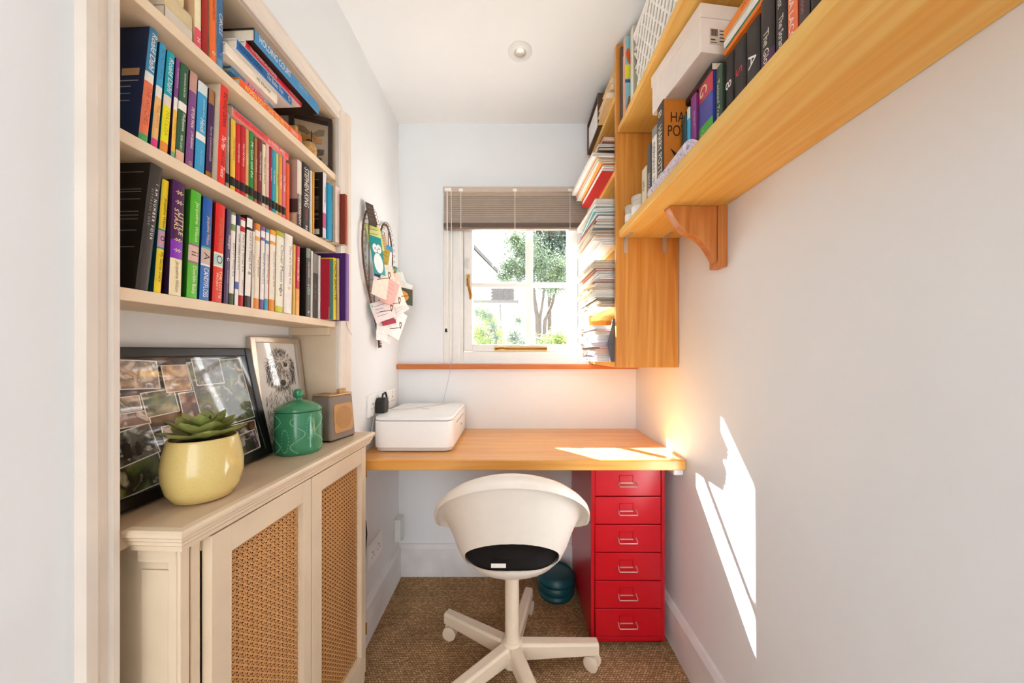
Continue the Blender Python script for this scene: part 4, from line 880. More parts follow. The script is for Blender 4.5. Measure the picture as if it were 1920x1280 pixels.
m.build('dog_drawing', [ink('#2b2523'), ink('#7d7168'), M_PAPERW], df, merge=False)
MB().box(-.003, -.0015, W0+.016, W1-.016, .016, HH-.016).build('glass', M_GLASS, df)

# ------------------------------------------------------------------ succulent in a yellow pot
PX, PY = -.585, .648
pot = thing('potted_succulent', 'green succulent in a crackle-glazed yellow pot', 'potted plant', (PX, PY, CTZ))
def potmat():
    m, nt, b = newmat('yellow_crackle_glaze'); tc = nt.nodes.new('ShaderNodeTexCoord')
    vo = nt.nodes.new('ShaderNodeTexVoronoi'); vo.feature = 'DISTANCE_TO_EDGE'; vo.inputs['Scale'].default_value = 420; nt.links.new(tc.outputs['Object'], vo.inputs['Vector'])
    rp = nt.nodes.new('ShaderNodeValToRGB'); rp.color_ramp.elements[0].color = srgb('#d2b872')+(1,); rp.color_ramp.elements[1].color = srgb('#dfc67e')+(1,); rp.color_ramp.elements[1].position = .12
    nt.links.new(vo.outputs['Distance'], rp.inputs['Fac']); nt.links.new(rp.outputs['Color'], b.inputs['Base Color']); b.inputs['Roughness'].default_value = .18; b.inputs['Coat Weight'].default_value = .4
    return m
MB().lathe([(0, 0), (.037, 0), (.045, .004), (.0545, .022), (.060, .045), (.0605, .068), (.057, .092), (.052, .112), (.0505, .115), (.0485, .115), (.0485, .108), (.0485, .098), (0, .098)], (0, 0, 0), 72).build('pot', potmat(), pot, angle=75)
MB().lathe([(.0, .108), (.048, .105), (.048, .099), (0, .099)], (0, 0, 0), 24).build('soil', pm('dark_soil', '#3a2a1c', rough=.95), pot)
M_LEAF = blotch('succulent_leaf', ['#6b7436', '#848c48', '#9ea35c', '#94804e'], 22, .45)
def leaf(L, wd, ang, tilt, z0, r0):
    m = MB(); n = 7; vs = []
    for i in range(n):
        s = i/(n-1); hw = wd*(math.sin(PI*min(1, .12+.88*s**.8))**.75 if s < 1 else .02)*(1 if s < .98 else .1)
        if s == 1: hw = wd*.03
        x = r0+L*s*math.cos(tilt); z = z0+L*s*math.sin(tilt)+.010*s*s; th = .0035*(1-s*.7)
        vs += [(x, -hw, z+.004*(hw/wd)), (x, 0, z-th*.2), (x, hw, z+.004*(hw/wd)), (x, 0, z-th-.002)]
    fs = []
    for i in range(n-1):
        for j in range(4): fs.append((i*4+j, i*4+(j+1) % 4, (i+1)*4+(j+1) % 4, (i+1)*4+j))
    fs += [(0, 1, 2, 3), (4*n-1, 4*n-2, 4*n-3, 4*n-4)]
    m.add(vs, fs, 0, True, Matrix.Rotation(ang, 4, 'Z')); return m
k = 0
for (cnt, L, wd, tilt, z0, off) in ((8, .060, .024, .16, .114, 0), (7, .052, .0225, .42, .119, .4), (6, .042, .019, .70, .123, .1), (4, .030, .014, 1.0, .126, .5), (3, .018, .008, 1.3, .128, .2)):
    for i in range(cnt):
        leaf(L, wd, off+2*PI*i/cnt+RND.uniform(-.08, .08), tilt+RND.uniform(-.06, .06), z0, .006).build('leaf', M_LEAF, pot, angle=60)

# ------------------------------------------------------------------ green lidded jar with beaded scrolls
JX, JY = -.594, .950
jar = thing('green_jar', 'green glazed ceramic jar with beaded scrolls and knobbed lid', 'jar', (JX, JY, CTZ))
M_JAR = pm('emerald_glaze', '#37875f', rough=.16, var=.12, scale=25, spec=.5, coat=.4)
M_BEAD = pm('worn_bead_glaze', '#7fc49c', rough=.25, var=.1)
MB().lathe([(0, 0), (.054, 0), (.0565, .003), (.0575, .012), (.0575, .100), (.0565, .112), (.055, .113), (0, .113)], (0, 0, 0), 48).build('body', M_JAR, jar)
MB().lathe([(0, .1135), (.056, .1135), (.0585, .116), (.058, .120), (.048, .129), (.030, .137), (.012, .142), (.0, .1425)], (0, 0, 0), 48).build('lid', M_JAR, jar)
MB().lathe([(.006, .141), (.006, .147), (.010, .150), (.0135, .158), (.012, .167), (.006, .172), (0, .173)], (0, 0, 0), 24).build('lid_knob', M_JAR, jar)
m = MB()
def bead(a, z, r=.0016):
    c = Vector((.0577*math.cos(a), .0577*math.sin(a), z)); rad = Vector((math.cos(a), math.sin(a), 0)); tg = Vector((-math.sin(a), math.cos(a), 0)); up = Vector((0, 0, 1))
    m.add([c+tg*r, c+up*r, c-tg*r, c-up*r, c+rad*r*.9], [(0, 1, 4), (1, 2, 4), (2, 3, 4), (3, 0, 4)], 0, True)
for kk in range(6):
    a0 = kk*PI/3
    for i in range(60):
        s = i/59; bead(a0+.30*math.sin(s*2*PI*1.5+(kk % 2)*PI), .008+.098*s)
    for i in range(22):
        s = i/21; bead(a0+.52+.16*math.cos(s*2*PI), .04+.03*math.sin(s*2*PI)+(kk % 2)*.03)
m.build('beading', M_BEAD, jar, angle=80); jar.children[-1]['kind'] = 'stuff'

# ------------------------------------------------------------------ radio
rad = thing('radio', 'taupe portable radio with a round gold speaker grille', 'radio', AL(.022, 1.092, CTZ), (0, 0, math.radians(-14)))
M_TAUPE = pm('taupe_soft_plastic', '#8a7b70', rough=.55, var=.03)
M_GOLD = pm('bronze_trim', '#c59a68', rough=.38, metal=.35, var=.05)
def taper_box(x0, x1, y0, y1, z0, z1, tx, ty, r, r2=None):
    lo = rrect(x0, x1, y0, y1, r); hi = rrect(x0+tx, x1-tx, y0+ty, y1-ty, r); n = len(lo)
    m = MB(); m.add([(a, b, z0) for a, b in lo]+[(a, b, z1) for a, b in hi], [tuple(range(n-1, -1, -1)), tuple(range(n, 2*n))])
    m.add([(a, b, z0) for a, b in lo]+[(a, b, z1) for a, b in hi], [(i, (i+1) % n, n+(i+1) % n, n+i) for i in range(n)], 0, True); return m
taper_box(-.070, .020, -.056, .056, .003, .138, .007, .007, .012).build('body', M_TAUPE, rad, bevel=.004)
MB().box(-.064, .014, -.05, .05, 0, .003).build('foot', M_BLACK, rad)
taper_box(-.064, .014, -.050, .050, .1385, .143, .001, .001, .010).build('top_plate', M_GOLD, rad, bevel=.001)
MB().lathe([(.014, 0), (.014, .011), (.0125, .013), (0, .013)], (-.010, .022, .143), 24).build('volume_knob', M_GOLD, rad)
m = MB(); m.box(-.050, -.018, -.038, -.030, .143, .1445); m.box(-.050, -.018, -.022, -.014, .143, .1445); m.build('button_strip', M_TAUPE, rad, bevel=.001)
fx = Matrix.Translation((.0172, 0, .068)) @ Matrix.Rotation(-math.radians(3), 4, 'Y')
m = MB(); m.prism(rrect(-.040, .040, -.044, .044, .010), -.001, .0012, 'x', mx=fx); m.build('speaker_panel', M_GOLD, rad)
m = MB()
for ring in range(1, 12):
    rr0 = ring*.0031; cnt = max(6, int(2*PI*rr0/.0031))
    for i in range(cnt):
        a = 2*PI*i/cnt; m.add([fx @ Vector((.0014, rr0*math.cos(a)+.0010*math.cos(b), rr0*math.sin(a)+.0010*math.sin(b))) for b in (0, PI/2, PI, 1.5*PI)], [(0, 1, 2, 3)])
m.build('grille_holes', ink('#6e4a28'), rad, merge=False); rad.children[-1]['kind'] = 'stuff'
MB().lathe([(0, 0), (.012, 0), (.012, .004), (0, .005)], (0, 0, 0), 20, mx=Matrix.Translation((-.028, -.0525, .100)) @ Matrix.Rotation(PI/2, 4, 'X')).build('tuning_dial', M_GOLD, rad)

# ------------------------------------------------------------------ heart shaped wire card holder on the left wall
M_RUST = pm('rusty_wire', '#6b4630', rough=.7, var=.25, scale=120)
hc_y, hc_z = 1.432, 1.49
hw = thing('heart_card_holder', 'rusty wire heart hanging on the left wall to hold cards', 'card holder', (XL, hc_y, 1.17))
def hp(tt, k=1.0, x=.012):
    a = 16*math.sin(tt)**3; b = 13*math.cos(tt)-5*math.cos(2*tt)-2*math.cos(3*tt)-math.cos(4*tt)
    return Vector((XL+x, hc_y+a*.0100*k, hc_z-.03+b*.0188*k))
N = 90
MB().tube([hp(2*PI*i/N) for i in range(N)], .0035, 6, closed=True).build('heart_outline', M_RUST, hw, world=True)
pts = []
for i in range(760):
    s = i/760; c = hp(2*PI*s); a = 2*PI*i/9; tg = (hp(2*PI*s+.01)-hp(2*PI*s-.01)).normalized(); u = Vector((1, 0, 0)); v = tg.cross(u)
    pts.append(c+(u*math.cos(a)*.8+v*math.sin(a))*.0085+Vector((.004, 0, 0)))
MB().tube(pts, .0009, 4, closed=True).build('wire_coils', M_RUST, hw, world=True)
for yy, z0, z1 in ((-.10, 1.35, 1.66), (-.05, 1.27, 1.64), (0, 1.19, 1.58), (.05, 1.27, 1.64), (.10, 1.35, 1.66)):
    MB().tube([(XL+.012, hc_y+yy, z0), (XL+.014, hc_y+yy*1.05, z1)], .0018, 6).build('wire_strut', M_RUST, hw, world=True)
def hclip(y, z, s=.012, x=.05):
    pts = []
    for i in range(20):
        tt = 2*PI*i/20; a = 16*math.sin(tt)**3; b = 13*math.cos(tt)-5*math.cos(2*tt)-2*math.cos(3*tt)-math.cos(4*tt)
        pts.append((XL+x, y+a*s/16, z+b*s/14))
    m = MB(); m.tube(pts, .0013, 6, closed=True); m.tube([(XL+x, y, z-.9*s), (XL+.012, y, z-.02)], .0013, 6); m.build('heart_clip', M_RUST, hw, world=True)
for y, z, x in ((1.35, 1.425, .085), (1.41, 1.335, .105), (1.47, 1.375, .135), (1.44, 1.235, .10), (1.375, 1.30, .085), (1.445, 1.47, .075)): hclip(y, z, .013, x)
# cards: (y, z, stand-off, width, height, turn out of the wall, roll, colour, description, second colour)
cards = [
 (1.318, 1.650, .020, .050, .085, 12, 8, '#4a3a2e', 'dark brown postcard at the top left of the wire heart', '#7c6a52'),
 (1.355, 1.575, .020, .075, .100, 25, 10, '#d7d98a', 'lime green card tucked at the top of the wire heart', '#6f7a62'),
 (1.345, 1.500, .034, .062, .150, 22, 4, '#0f8e90', 'teal card with a white bird drawing', '#eef0ee'),
 (1.440, 1.520, .020, .060, .095, 30, -14, '#b5a03c', 'mustard patterned card in the middle of the heart', '#6a5a2c'),
 (1.482, 1.530, .022, .050, .115, 30, -6, '#e8eef0', 'white card with a bright blue top strip', '#2b9bd0'),
 (1.455, 1.475, .030, .090, .030, 34, -20, '#e0b98c', 'tan strip of card across the wire heart', '#c99a6a'),
 (1.520, 1.480, .030, .050, .055, 40, -12, '#6fb8a0', 'sea green card at the right of the heart', '#bfe0d2'),
 (1.500, 1.440, .040, .050, .050, 35, 25, '#e2543c', 'red orange card above the pink cards', '#e97a60'),
 (1.500, 1.405, .052, .085, .115, 38, 30, '#f0d3c4', 'blush card behind the dark green card', '#f6e6da'),
 (1.515, 1.370, .078, .100, .075, 42, -4, '#3c4a3a', 'dark green card with an orange oval picture', '#d9963a'),
 (1.365, 1.400, .040, .070, .130, 30, -14, '#efe2d2', 'cream card with a navy corner at the left', '#2b4a7a'),
 (1.400, 1.370, .058, .080, .110, 34, -22, '#edb8b0', 'pink card in the middle of the bundle', '#d99a94'),
 (1.440, 1.360, .066, .095, .100, 36, 18, '#f4ebdf', 'ivory card leaning over the pink one', '#e5d3c0'),
 (1.390, 1.290, .040, .110, .080, 30, 20, '#e6d9d6', 'pale folded letter low on the left of the heart', '#3f6fb0'),
 (1.425, 1.265, .046, .070, .060, 32, 15, '#a81e3e', 'deep crimson card between white letters', '#7c142c'),
 (1.455, 1.250, .056, .110, .125, 36, -26, '#f3f1ee', 'large white letter at the bottom of the heart', '#dcd8d4'),
 (1.405, 1.215, .030, .060, .100, 24, -10, '#efe9e4', 'narrow white envelope at the tip of the heart', '#d9d0ca'),
 (1.400, 1.590, .012, .055, .080, 18, -12, '#8f9a86', 'sage grey card behind the lime green card', '#5c6a55'),
 (1.470, 1.590, .012, .045, .070, 16, 9, '#c9a37a', 'small kraft card inside the right lobe of the heart', '#8a6a48'),
 (1.545, 1.440, .050, .070, .080, 46, 16, '#e4ece6', 'pale mint card at the far right of the bundle', '#a9c9b8'),
 (1.560, 1.392, .070, .060, .100, 50, -18, '#f6efe8', 'white card with wavy edge beside the dark green card', '#dcc9bb'),
 (1.420, 1.440, .050, .060, .085, 28, 12, '#f2ddd0', 'peach card above the pink one', '#d9a892'),
 (1.470, 1.310, .072, .100, .060, 40, 34, '#ece4e2', 'crumpled pale sheet across the lower bundle', '#c9bfc0'),
 (1.440, 1.195, .040, .050, .070, 30, -32, '#f7f4f1', 'small white slip near the tip of the heart', '#e0d9d4'),
 (1.345, 1.300, .014, .028, .016, 10, 0, '#bfe0d0', 'tiny mint tag hanging at the left of the heart', '#7fbfa0'),
]
for (y, z, x, w, h, turn, roll, c, dsc, c2) in cards:
    t = thing('greeting_card', dsc, 'card', (XL+x+.006, y, z), (0, 0, 0), 'cards in the wire heart')
    t.rotation_euler = Euler((math.radians(roll), math.radians(-6), math.radians(-turn)), 'XYZ')
    m = MB(); m.box(-.0007, .0007, -w/2, w/2, -h/2, h/2); m.build('sheet', ink(c), t)
    m = MB()
    if 'bird' in dsc:
        oval = lambda cy, cz, a, b: [(cy+a*math.cos(2*PI*k/18), cz+b*math.sin(2*PI*k/18)) for k in range(18)]
        m.prism(oval(0, -.030, .024, .040), .0008, .0011, 'x'); m.prism(oval(-.009, .028, .013, .018), .0008, .0011, 'x'); m.prism(oval(.012, .028, .013, .018), .0008, .0011, 'x')
        m.build('print', ink(c2), t); m = MB(); m.prism(oval(-.009, .028, .0028, .003), .0011, .0013, 'x'); m.prism(oval(.012, .028, .0028, .003), .0011, .0013, 'x'); m.build('print_eyes', ink('#22303a'), t)
        m = MB(); m.prism([(-.002, .026), (.006, .026), (.002, .016)], .0011, .0013, 'x'); m.build('print_beak', ink('#e9973a'), t)
    elif 'oval' in dsc:
        m.prism([(.03*math.cos(2*PI*k/20), .024*math.sin(2*PI*k/20)) for k in range(20)], .0008, .0011, 'x'); m.build('print', ink(c2), t)
    elif 'top strip' in dsc:
        m.box(.0008, .0011, -w/2, w/2, h*.28, h/2); m.build('print', ink(c2), t)
    elif 'navy' in dsc:
        m.box(.0008, .0011, -w/2, -w*.1, h*.1, h/2); m.build('print', ink(c2), t)
    else:
        for k in range(4): m.box(.0008, .0010, -w*.35, w*RND.uniform(.0, .35), h*(.3-.17*k)-.001, h*(.3-.17*k)+.001)
        m.build('print', ink(c2), t)

# ------------------------------------------------------------------ papers, files and magazines in the pine unit
def paper_stack(zs, items, shelfname, group):
    z = zs+.0004; n = len(items)
    for i, it in enumerate(items):
        th, c, kind, x0, x1, y0, y1, rz = it
        xm, ym = (x0+x1)/2, (y0+y1)/2
        cname = CN[c]
        t = thing(kind.replace(' ', '_'), '%s %s, %s up on the %s shelf of the pine unit' % (cname, kind, ORD[i], shelfname), kind.split()[-1], (xm, ym, z), (0, 0, math.radians(rz)), group)
        hx, hy = (x1-x0)/2, (y1-y0)/2
        m = MB(); k = max(1, int(th/.004)); tt = th/k
        # leaves of slightly different size
        for j in range(k):
            a = RND.uniform(-.004, .004); b = RND.uniform(-.004, .004)
            m.box(-hx+.004+a, hx-.004+a, -hy+.004+b, hy-.004+b, j*tt+.0008, (j+1)*tt-.0004)
        m.build('leaves', M_PAPERW if j % 2 else M_PAPER, t)
        m = MB(); m.box(-hx, hx, -hy, hy, 0, .0008); m.box(-hx, hx, -hy, hy, th-.0006, th-.0001); m.box(hx-.0012, hx, -hy, hy, .0008, th-.0006)
        m.build('cover', ink(c), t)
        z += th+.0004
CN = {'#efe9e0': 'off-white', '#d9a06a': 'tan', '#f6f3ee': 'white', '#cfc2b0': 'beige', '#c92a2a': 'red', '#efb84a': 'mustard', '#6fb3b0': 'aqua', '#7a559e': 'violet', '#1c2432': 'navy', '#e39a3a': 'orange',
      '#b06a4a': 'russet', '#b9b48a': 'olive cream', '#4a3524': 'dark brown', '#2f9fd0': 'azure', '#c02f6a': 'magenta', '#6a2fb0': 'bright violet', '#c9c4c0': 'light grey', '#e5b9a4': 'salmon', '#94a7b8': 'steel blue'}
def gen(cols, kinds, ths, zlim=None):
    out = []
    for c, k, th in zip(cols, kinds, ths):
        out.append((th, c, k, RND.uniform(.300, .332), RND.uniform(.52, .58), RND.uniform(1.305, 1.33), RND.uniform(1.60, 1.65), RND.uniform(-3, 3)))
    return out
A, B, C_, D_ = 'paper file', 'glossy magazine', 'card folder', 'letter pad'
paper_stack(UZ[0], gen(['#f6f3ee', '#6a2fb0', '#f6f3ee', '#c02f6a', '#f6f3ee', '#2f9fd0', '#efe9e0', '#f6f3ee', '#c02f6a', '#c9c4c0'], [A, C_, A, C_, D_, C_, A, D_, B, B], [.016, .010, .022, .007, .018, .010, .018, .014, .006, .016]), 'lowest', 'papers on the lowest shelf of the pine unit')
paper_stack(UZ[1], gen(['#e5b9a4', '#efe9e0', '#4a3524', '#b9b48a', '#f6f3ee', '#b9b48a', '#d9a06a', '#b06a4a', '#efe9e0', '#cfc2b0', '#b06a4a', '#cfc2b0', '#f6f3ee'], [A, D_, C_, A, A, B, A, C_, A, B, C_, A, D_], [.012, .014, .006, .016, .018, .012, .018, .008, .018, .016, .008, .020, .012]), 'second lowest', 'papers on the second lowest shelf of the pine unit')
paper_stack(UZ[2], gen(['#f6f3ee', '#efe9e0', '#d9a06a', '#cfc2b0', '#94a7b8', '#1c2432', '#e39a3a', '#7a559e', '#efe9e0', '#6fb3b0', '#cfc2b0', '#c9c4c0'], [A, D_, C_, B, B, C_, C_, C_, D_, B, B, B], [.018, .016, .008, .020, .014, .018, .006, .018, .010, .018, .018, .016]), 'middle', 'papers on the middle shelf of the pine unit')
paper_stack(UZ[3], [(.026, '#c92a2a', C_, .338, .55, 1.31, 1.64, 2), (.008, '#efb84a', C_, .332, .56, 1.30, 1.63, 1), (.014, '#efe9e0', A, .318, .55, 1.31, 1.65, 3), (.010, '#d9a06a', C_, .312, .55, 1.305, 1.64, 3), (.016, '#f6f3ee', D_, .298, .53, 1.32, 1.65, 4),
     (.012, '#4a3524', C_, .330, .56, 1.30, 1.62, 0), (.018, '#cfc2b0', B, .328, .55, 1.31, 1.63, 1), (.020, '#b06a4a', A, .335, .56, 1.30, 1.6, 3)], 'second highest', 'papers on the second highest shelf of the pine unit')
# top shelf of the unit: box file and buff folders
t = thing('box_file', 'dark brown box file with white pages on the unit top shelf', 'box file', (.46, 1.59, UZ[4]+.0004))
m = MB(); m.box(.372, .55, 1.480, 1.488, UZ[4]+.0004, 2.245); m.box(.372, .55, 1.682, 1.690, UZ[4]+.0004, 2.245); m.box(.372, .55, 1.488, 1.682, UZ[4]+.0004, UZ[4]+.010); m.box(.372, .55, 1.488, 1.682, 2.236, 2.245); m.box(.545, .55, 1.488, 1.682, UZ[4]+.01, 2.236)
m.build('case', ink('#5c463a'), t, bevel=.001, world=True)
MB().box(.378, .54, 1.490, 1.680, UZ[4]+.0105, 2.22).build('papers', M_PAPERW, t, world=True)
for i in range(5):
    z = UZ[4]+.0006+.027*i
    t = thing('buff_folder', 'buff card folder, %s up in the pile at the top of the pine unit' % ORD[i], 'folder', (.46, 1.385, z), (0, 0, math.radians((-3, 2, -1, 3, 0)[i])), 'buff folders at the top of the pine unit')
    m = MB(); m.box(-.095+.008*i, .09, -.078, .078, 0, .0012); m.box(-.095+.008*i, .09, -.078, .078, .0248, .026); m.box(.0888, .09, -.078, .078, .0012, .0248); m.build('cover', ink('#e8c894'), t)
    MB().box(-.090+.008*i, .086, -.075, .075, .0014, .0246).build('papers', M_PAPER, t)
# things hanging over the lowest shelf: grey folder standing at the front
t = thing('grey_folder', 'grey plastic folder standing at the near end of the lowest unit shelf', 'folder', (.40, 1.296, UZ[0]))
m = MB(); m.prism([(.375, UZ[0]+.0006), (.50, UZ[0]+.0006), (.50, UZ[0]+.165), (.384, UZ[0]+.165), (.362, UZ[0]+.07)], 1.2935, 1.2955, 'y'); m.build('front_flap', ink('#5a5a60'), t, bevel=.0005, world=True)
m = MB(); m.prism([(.370, UZ[0]+.0006), (.51, UZ[0]+.0006), (.51, UZ[0]+.160), (.380, UZ[0]+.160)], 1.2960, 1.2985, 'y'); m.build('sheets', M_PAPERW, t, world=True)

# ------------------------------------------------------------------ things on the lower long shelf
LS = LZ+LT
for (x, y, r, h, lab) in ((.427, 1.226, .020, .070, 'small silver tin next to the pine unit panel'), (.440, 1.168, .029, .078, 'larger silver lidded tin on the lower right shelf')):
    t = thing('storage_tin', lab, 'tin', (x, y, LS+.0004), group='silver tins')
    MB().lathe([(0, 0), (r, 0), (r, h-.012), (0, h-.012)], (0, 0, 0), 32).build('can', M_STEEL, t)
    MB().lathe([(r+.0002, h*.20), (r+.0008, h*.20), (r+.0008, h*.55), (r+.0002, h*.55)], (0, 0, 0), 32).build('paper_label', M_PAPERW, t)
    MB().lathe([(r+.0012, h-.016), (r+.0012, h-.001), (r, h), (r-.003, h), (r-.004, h-.003), (0, h-.003)], (0, 0, 0), 32).build('lid', pm('dull_steel', '#cfc9c0', rough=.4, metal=.9, var=.06), t)
RB = lambda px, X: X*640/(px-960)
LASTY = [9]
def rbook(pxa, pxb, X, h, bands, titles, cover, label, d=.125, side=None, hard=False, lean=0):
    ya, yb = min(LASTY[0]-.0006, RB(pxa, X)), RB(pxb, X)    # far and near faces
    yb = min(yb, ya-.006); LASTY[0] = yb
    d = min(d, XR-.003-X)
    return book((X, yb+.0004, LS+.0004), (0, 0, PI), ya-yb-.0008, h, d, bands, titles, cover, label=label, group='books on the lower right shelf', hard=hard, side_print=side)
rbook(1203, 1212, .415, .125, [(1, '#d9ccb0')], [T('ab', .3, .6, '#6b5a44', 0, .5)], '#cdbd9f', 'small cream book nearest the silver tins')
rbook(1212.8, 1220.5, .412, .170, [(1, '#4a4745')], [T('BIRDSONG', .5, .9, '#cfcac2', 0, .5)], '#2a2725', 'dark grey paperback beside the small cream book')
rbook(1221.5, 1230.5, .410, .196, [(.14, '#8f8c88'), (1, '#e9e4dc')], [T('GERMANY 1945', .22, .9, '#2e2a28', 0, .55)], '#d9d4cb', 'white spined paperback with dark capitals beside the orange covered hardback')
rbook(1231.5, 1244, .410, .234, [(1, '#3b332c')], [T('HARRY POTTER', .26, .92, '#efe3c8', 0, .55), T('8', .06, .18, '#e5c98a', 0, .5)], '#c2701f', 'thick hardback with an orange cover under the shoebox', hard=True)
bk = [o_ for o_ in bpy.data.objects if o_.get('label', '').startswith('thick hardback with an orange')][0]
# orange cover print faces the camera: local y = 0 side after the half turn
m = MB(); add_text(m, 'HARRY', (-.020, .0004, .170), (-1, 0, 0), (0, 0, 1), .09, .028); add_text(m, 'POTTER', (-.012, .0004, .132), (-1, 0, 0), (0, 0, 1), .10, .030)
m.add([(-.018, .0004, .10), (-.045, .0004, .05), (-.03, .0004, .055), (-.052, .0004, .02), (-.060, .0004, .06), (-.05, .0004, .075)], [(0, 1, 2, 5), (2, 3, 4, 5)])
m.build('cover_lettering', ink('#2a140c'), bk, merge=False)
rbook(1277.5, 1286, .454, .170, [(1, '#24525c')], [], '#1d424a', 'dark teal spine right of the orange covered hardback')
rbook(1287, 1292.5, .455, .178, [(.16, '#e6e3da'), (1, '#3fa7cf')], [], '#3794b8', 'thin light blue spine beside the purple one')
rbook(1293, 1304, .457, .195, [(1, '#8a3a86')], [T('Dragonfly', .1, .6, '#e6c8e0', .3, .3)], '#6f2c6b', 'purple spine on the lower right shelf')
rbook(1306, 1335, .463, .200, [(.22, '#c23a48'), (.52, '#4a4f9e'), (1, '#4aa83c')], [T('G', .04, .16, '#f0d9b0', -.1, .5), T('Order', .56, .8, '#9fd98a', -.2, .2)], '#2d3a86', 'thick red blue and green banded spine', hard=True)
rbook(1338, 1353, .470, .197, [(1, '#3c4f3e')], [T('Twisted Tree', .15, .6, '#d9dcc8', 0, .4, .2), T('Honor', .66, .92, '#b0b89c', 0, .22)], '#2c3a2e', 'dark green spine with pale lettering')
tw = '#231d1b'
rbook(1354, 1374, .476, .200, [(1, tw)], [T('new moon', .56, .86, W, 0, .3), T('8', .24, .42, '#f0e9e4', 0, .7)], tw, 'black spine with a white motif')
rbook(1375, 1397.5, .476, .200, [(1, tw)], [T('eclipse', .62, .86, W, 0, .32), T('S', .08, .56, '#d8343c', 0, .55)], tw, 'black spine with a red ribbon')
rbook(1398.5, 1423.5, .476, .200, [(1, tw)], [T('A', .24, .52, '#f0ebe6', 0, .6), T('breaking dawn', .6, .9, W, .0, .3)], tw, 'black spine with a white figure')
rbook(1425, 1451, .476, .215, [(.5, '#2b2424'), (1, '#4a2450')], [T('The Glory', .3, .66, '#f0e6cf', -.1, .5), T('WIN', .7, .82, '#f0e6cf', -.1, .5)], '#1d1718', 'black and violet spine with cream title')
rbook(1453, 1474, .476, .205, [(1, '#2b2625')], [T('West', .06, .22, '#d9d2c6', 0, .45), T('The Stranger', .30, .66, '#efe8dc', 0, .55)], '#1d1918', 'black spine with narrow white capitals')
rbook(1475, 1494, .476, .198, [(.94, '#ee7a4c'), (1, '#d94a2c')], [T('NINA LACOUR', .1, .78, '#f6ebe0', 0, .5)], '#d5502f', 'coral orange spine near the front of the lower right shelf')
rbook(1496, 1516, .476, .200, [(1, '#4a3a38')], [T('The Poison', .1, .6, '#b06a6a', 0, .4)], '#2f2422', 'dark brown spine near the front of the lower right shelf')
rbook(1518, 1545, .476, .205, [(1, '#26201f')], [T('Silence', .1, .5, '#c9b9a8', 0, .4)], '#1b1615', 'last black spine before the shelf leaves the picture')
# patterned pencil roll lying in front
pc = thing('pencil_case', 'lilac patterned fabric roll lying along the shelf edge', 'pencil case', (.425, .86, LS))
M_LILAC = blotch('lilac_fabric', ['#8f7fa0', '#c9bfd2', '#e4dde6', '#a99ab8'], 160, .9)
m = MB(); prof = [(0, -.122), (.016, -.121), (.021, -.117), (.022, .115), (.018, .120), (0, .122)]
m.lathe(prof, (0, 0, 0), 28, mx=Matrix.Translation((.424, .910, LS+.0225)) @ Matrix.Rotation(math.radians(-2), 4, 'Z') @ Matrix.Rotation(PI/2, 4, 'X')); m.build('roll', M_LILAC, pc, world=True)
m = MB(); m.lathe([(.0222, -.03), (.0227, -.03), (.0227, .03), (.0222, .03)], (0, 0, 0), 28, mx=Matrix.Translation((.427, .824, LS+.0225)) @ Matrix.Rotation(math.radians(-2), 4, 'Z') @ Matrix.Rotation(PI/2, 4, 'X')); m.build('dark_band', blotch('dark_lace', ['#2a1a1c', '#4a2a30', '#7a4a50'], 200, .9), pc, world=True)
# dark book lying under the box, shoebox, books on top of the row
book((.470, .800+.19, LS+.2135), (-PI/2, 0, PI), .018, .185, .14, [(1, '#2b2320')], [T('NIGHT', .2, .7, '#a8402c', 0, .4)], '#1f1815', label='dark book lying flat under the white shoebox', group='books on the lower right shelf')
bx = thing('shoebox', 'white cardboard shoebox with barcode label on top of the books', 'box', (.423, .893, 1.8125), (0, 0, math.radians(6.9)))
M_CARD = pm('white_cardboard', '#e9ddd2', rough=.8, var=.03)
m = MB(); m.box(0, .175, -.106, .106, 0, .098); m.build('carton', M_CARD, bx, bevel=.001)
MB().box(-.0025, .1775, -.1085, .1085, .080, .112).build('lid', M_CARD, bx, bevel=.001)
m = MB(); m.box(.022, .066, -.1064, -.1061, .020, .058); m.build('label_sheet', ink('#d2c3b4'), bx)
m = MB()
for k in range(12): m.box(.025+.0014*k, .0256+.0014*k+.0004*(k % 3), -.1067, -.1064, .040, .056)
for k in range(4): m.box(.047, .047+.016-.002*(k % 3), -.1067, -.1064, .052-.008*k, .0545-.008*k)
m.box(.025, .036, -.1067, -.1064, .030, .033); m.box(.025, .040, -.1067, -.1064, .024, .026); m.build('barcode', ink('#4a3a30'), bx)
for i, (c, c2, th, lab, tt) in enumerate((('#ee7a1e', '#ee7a1e', .010, 'orange backed book lying on the black spined row', ''), ('#35b89a', '#ece6dc', .016, 'turquoise spined book lying on the orange one', 'LIT UP'), ('#ece4d8', '#ef8a2a', .020, 'white and orange spined book on top of the flat pair', 'CLASS OF'))):
    zb = LS+.2165+sum((.0105, .0165)[:i])
    book((.478-.004*i, .770-.006*i, zb), (-PI/2, 0, PI), th, .21, .13, [(.45, c), (1, c2)], [T(tt, .3, .8, '#c2402a' if i == 2 else W, 0, .55)] if tt else [], '#ee7a1e' if i == 0 else c, label=lab, group='books lying on the lower right row')

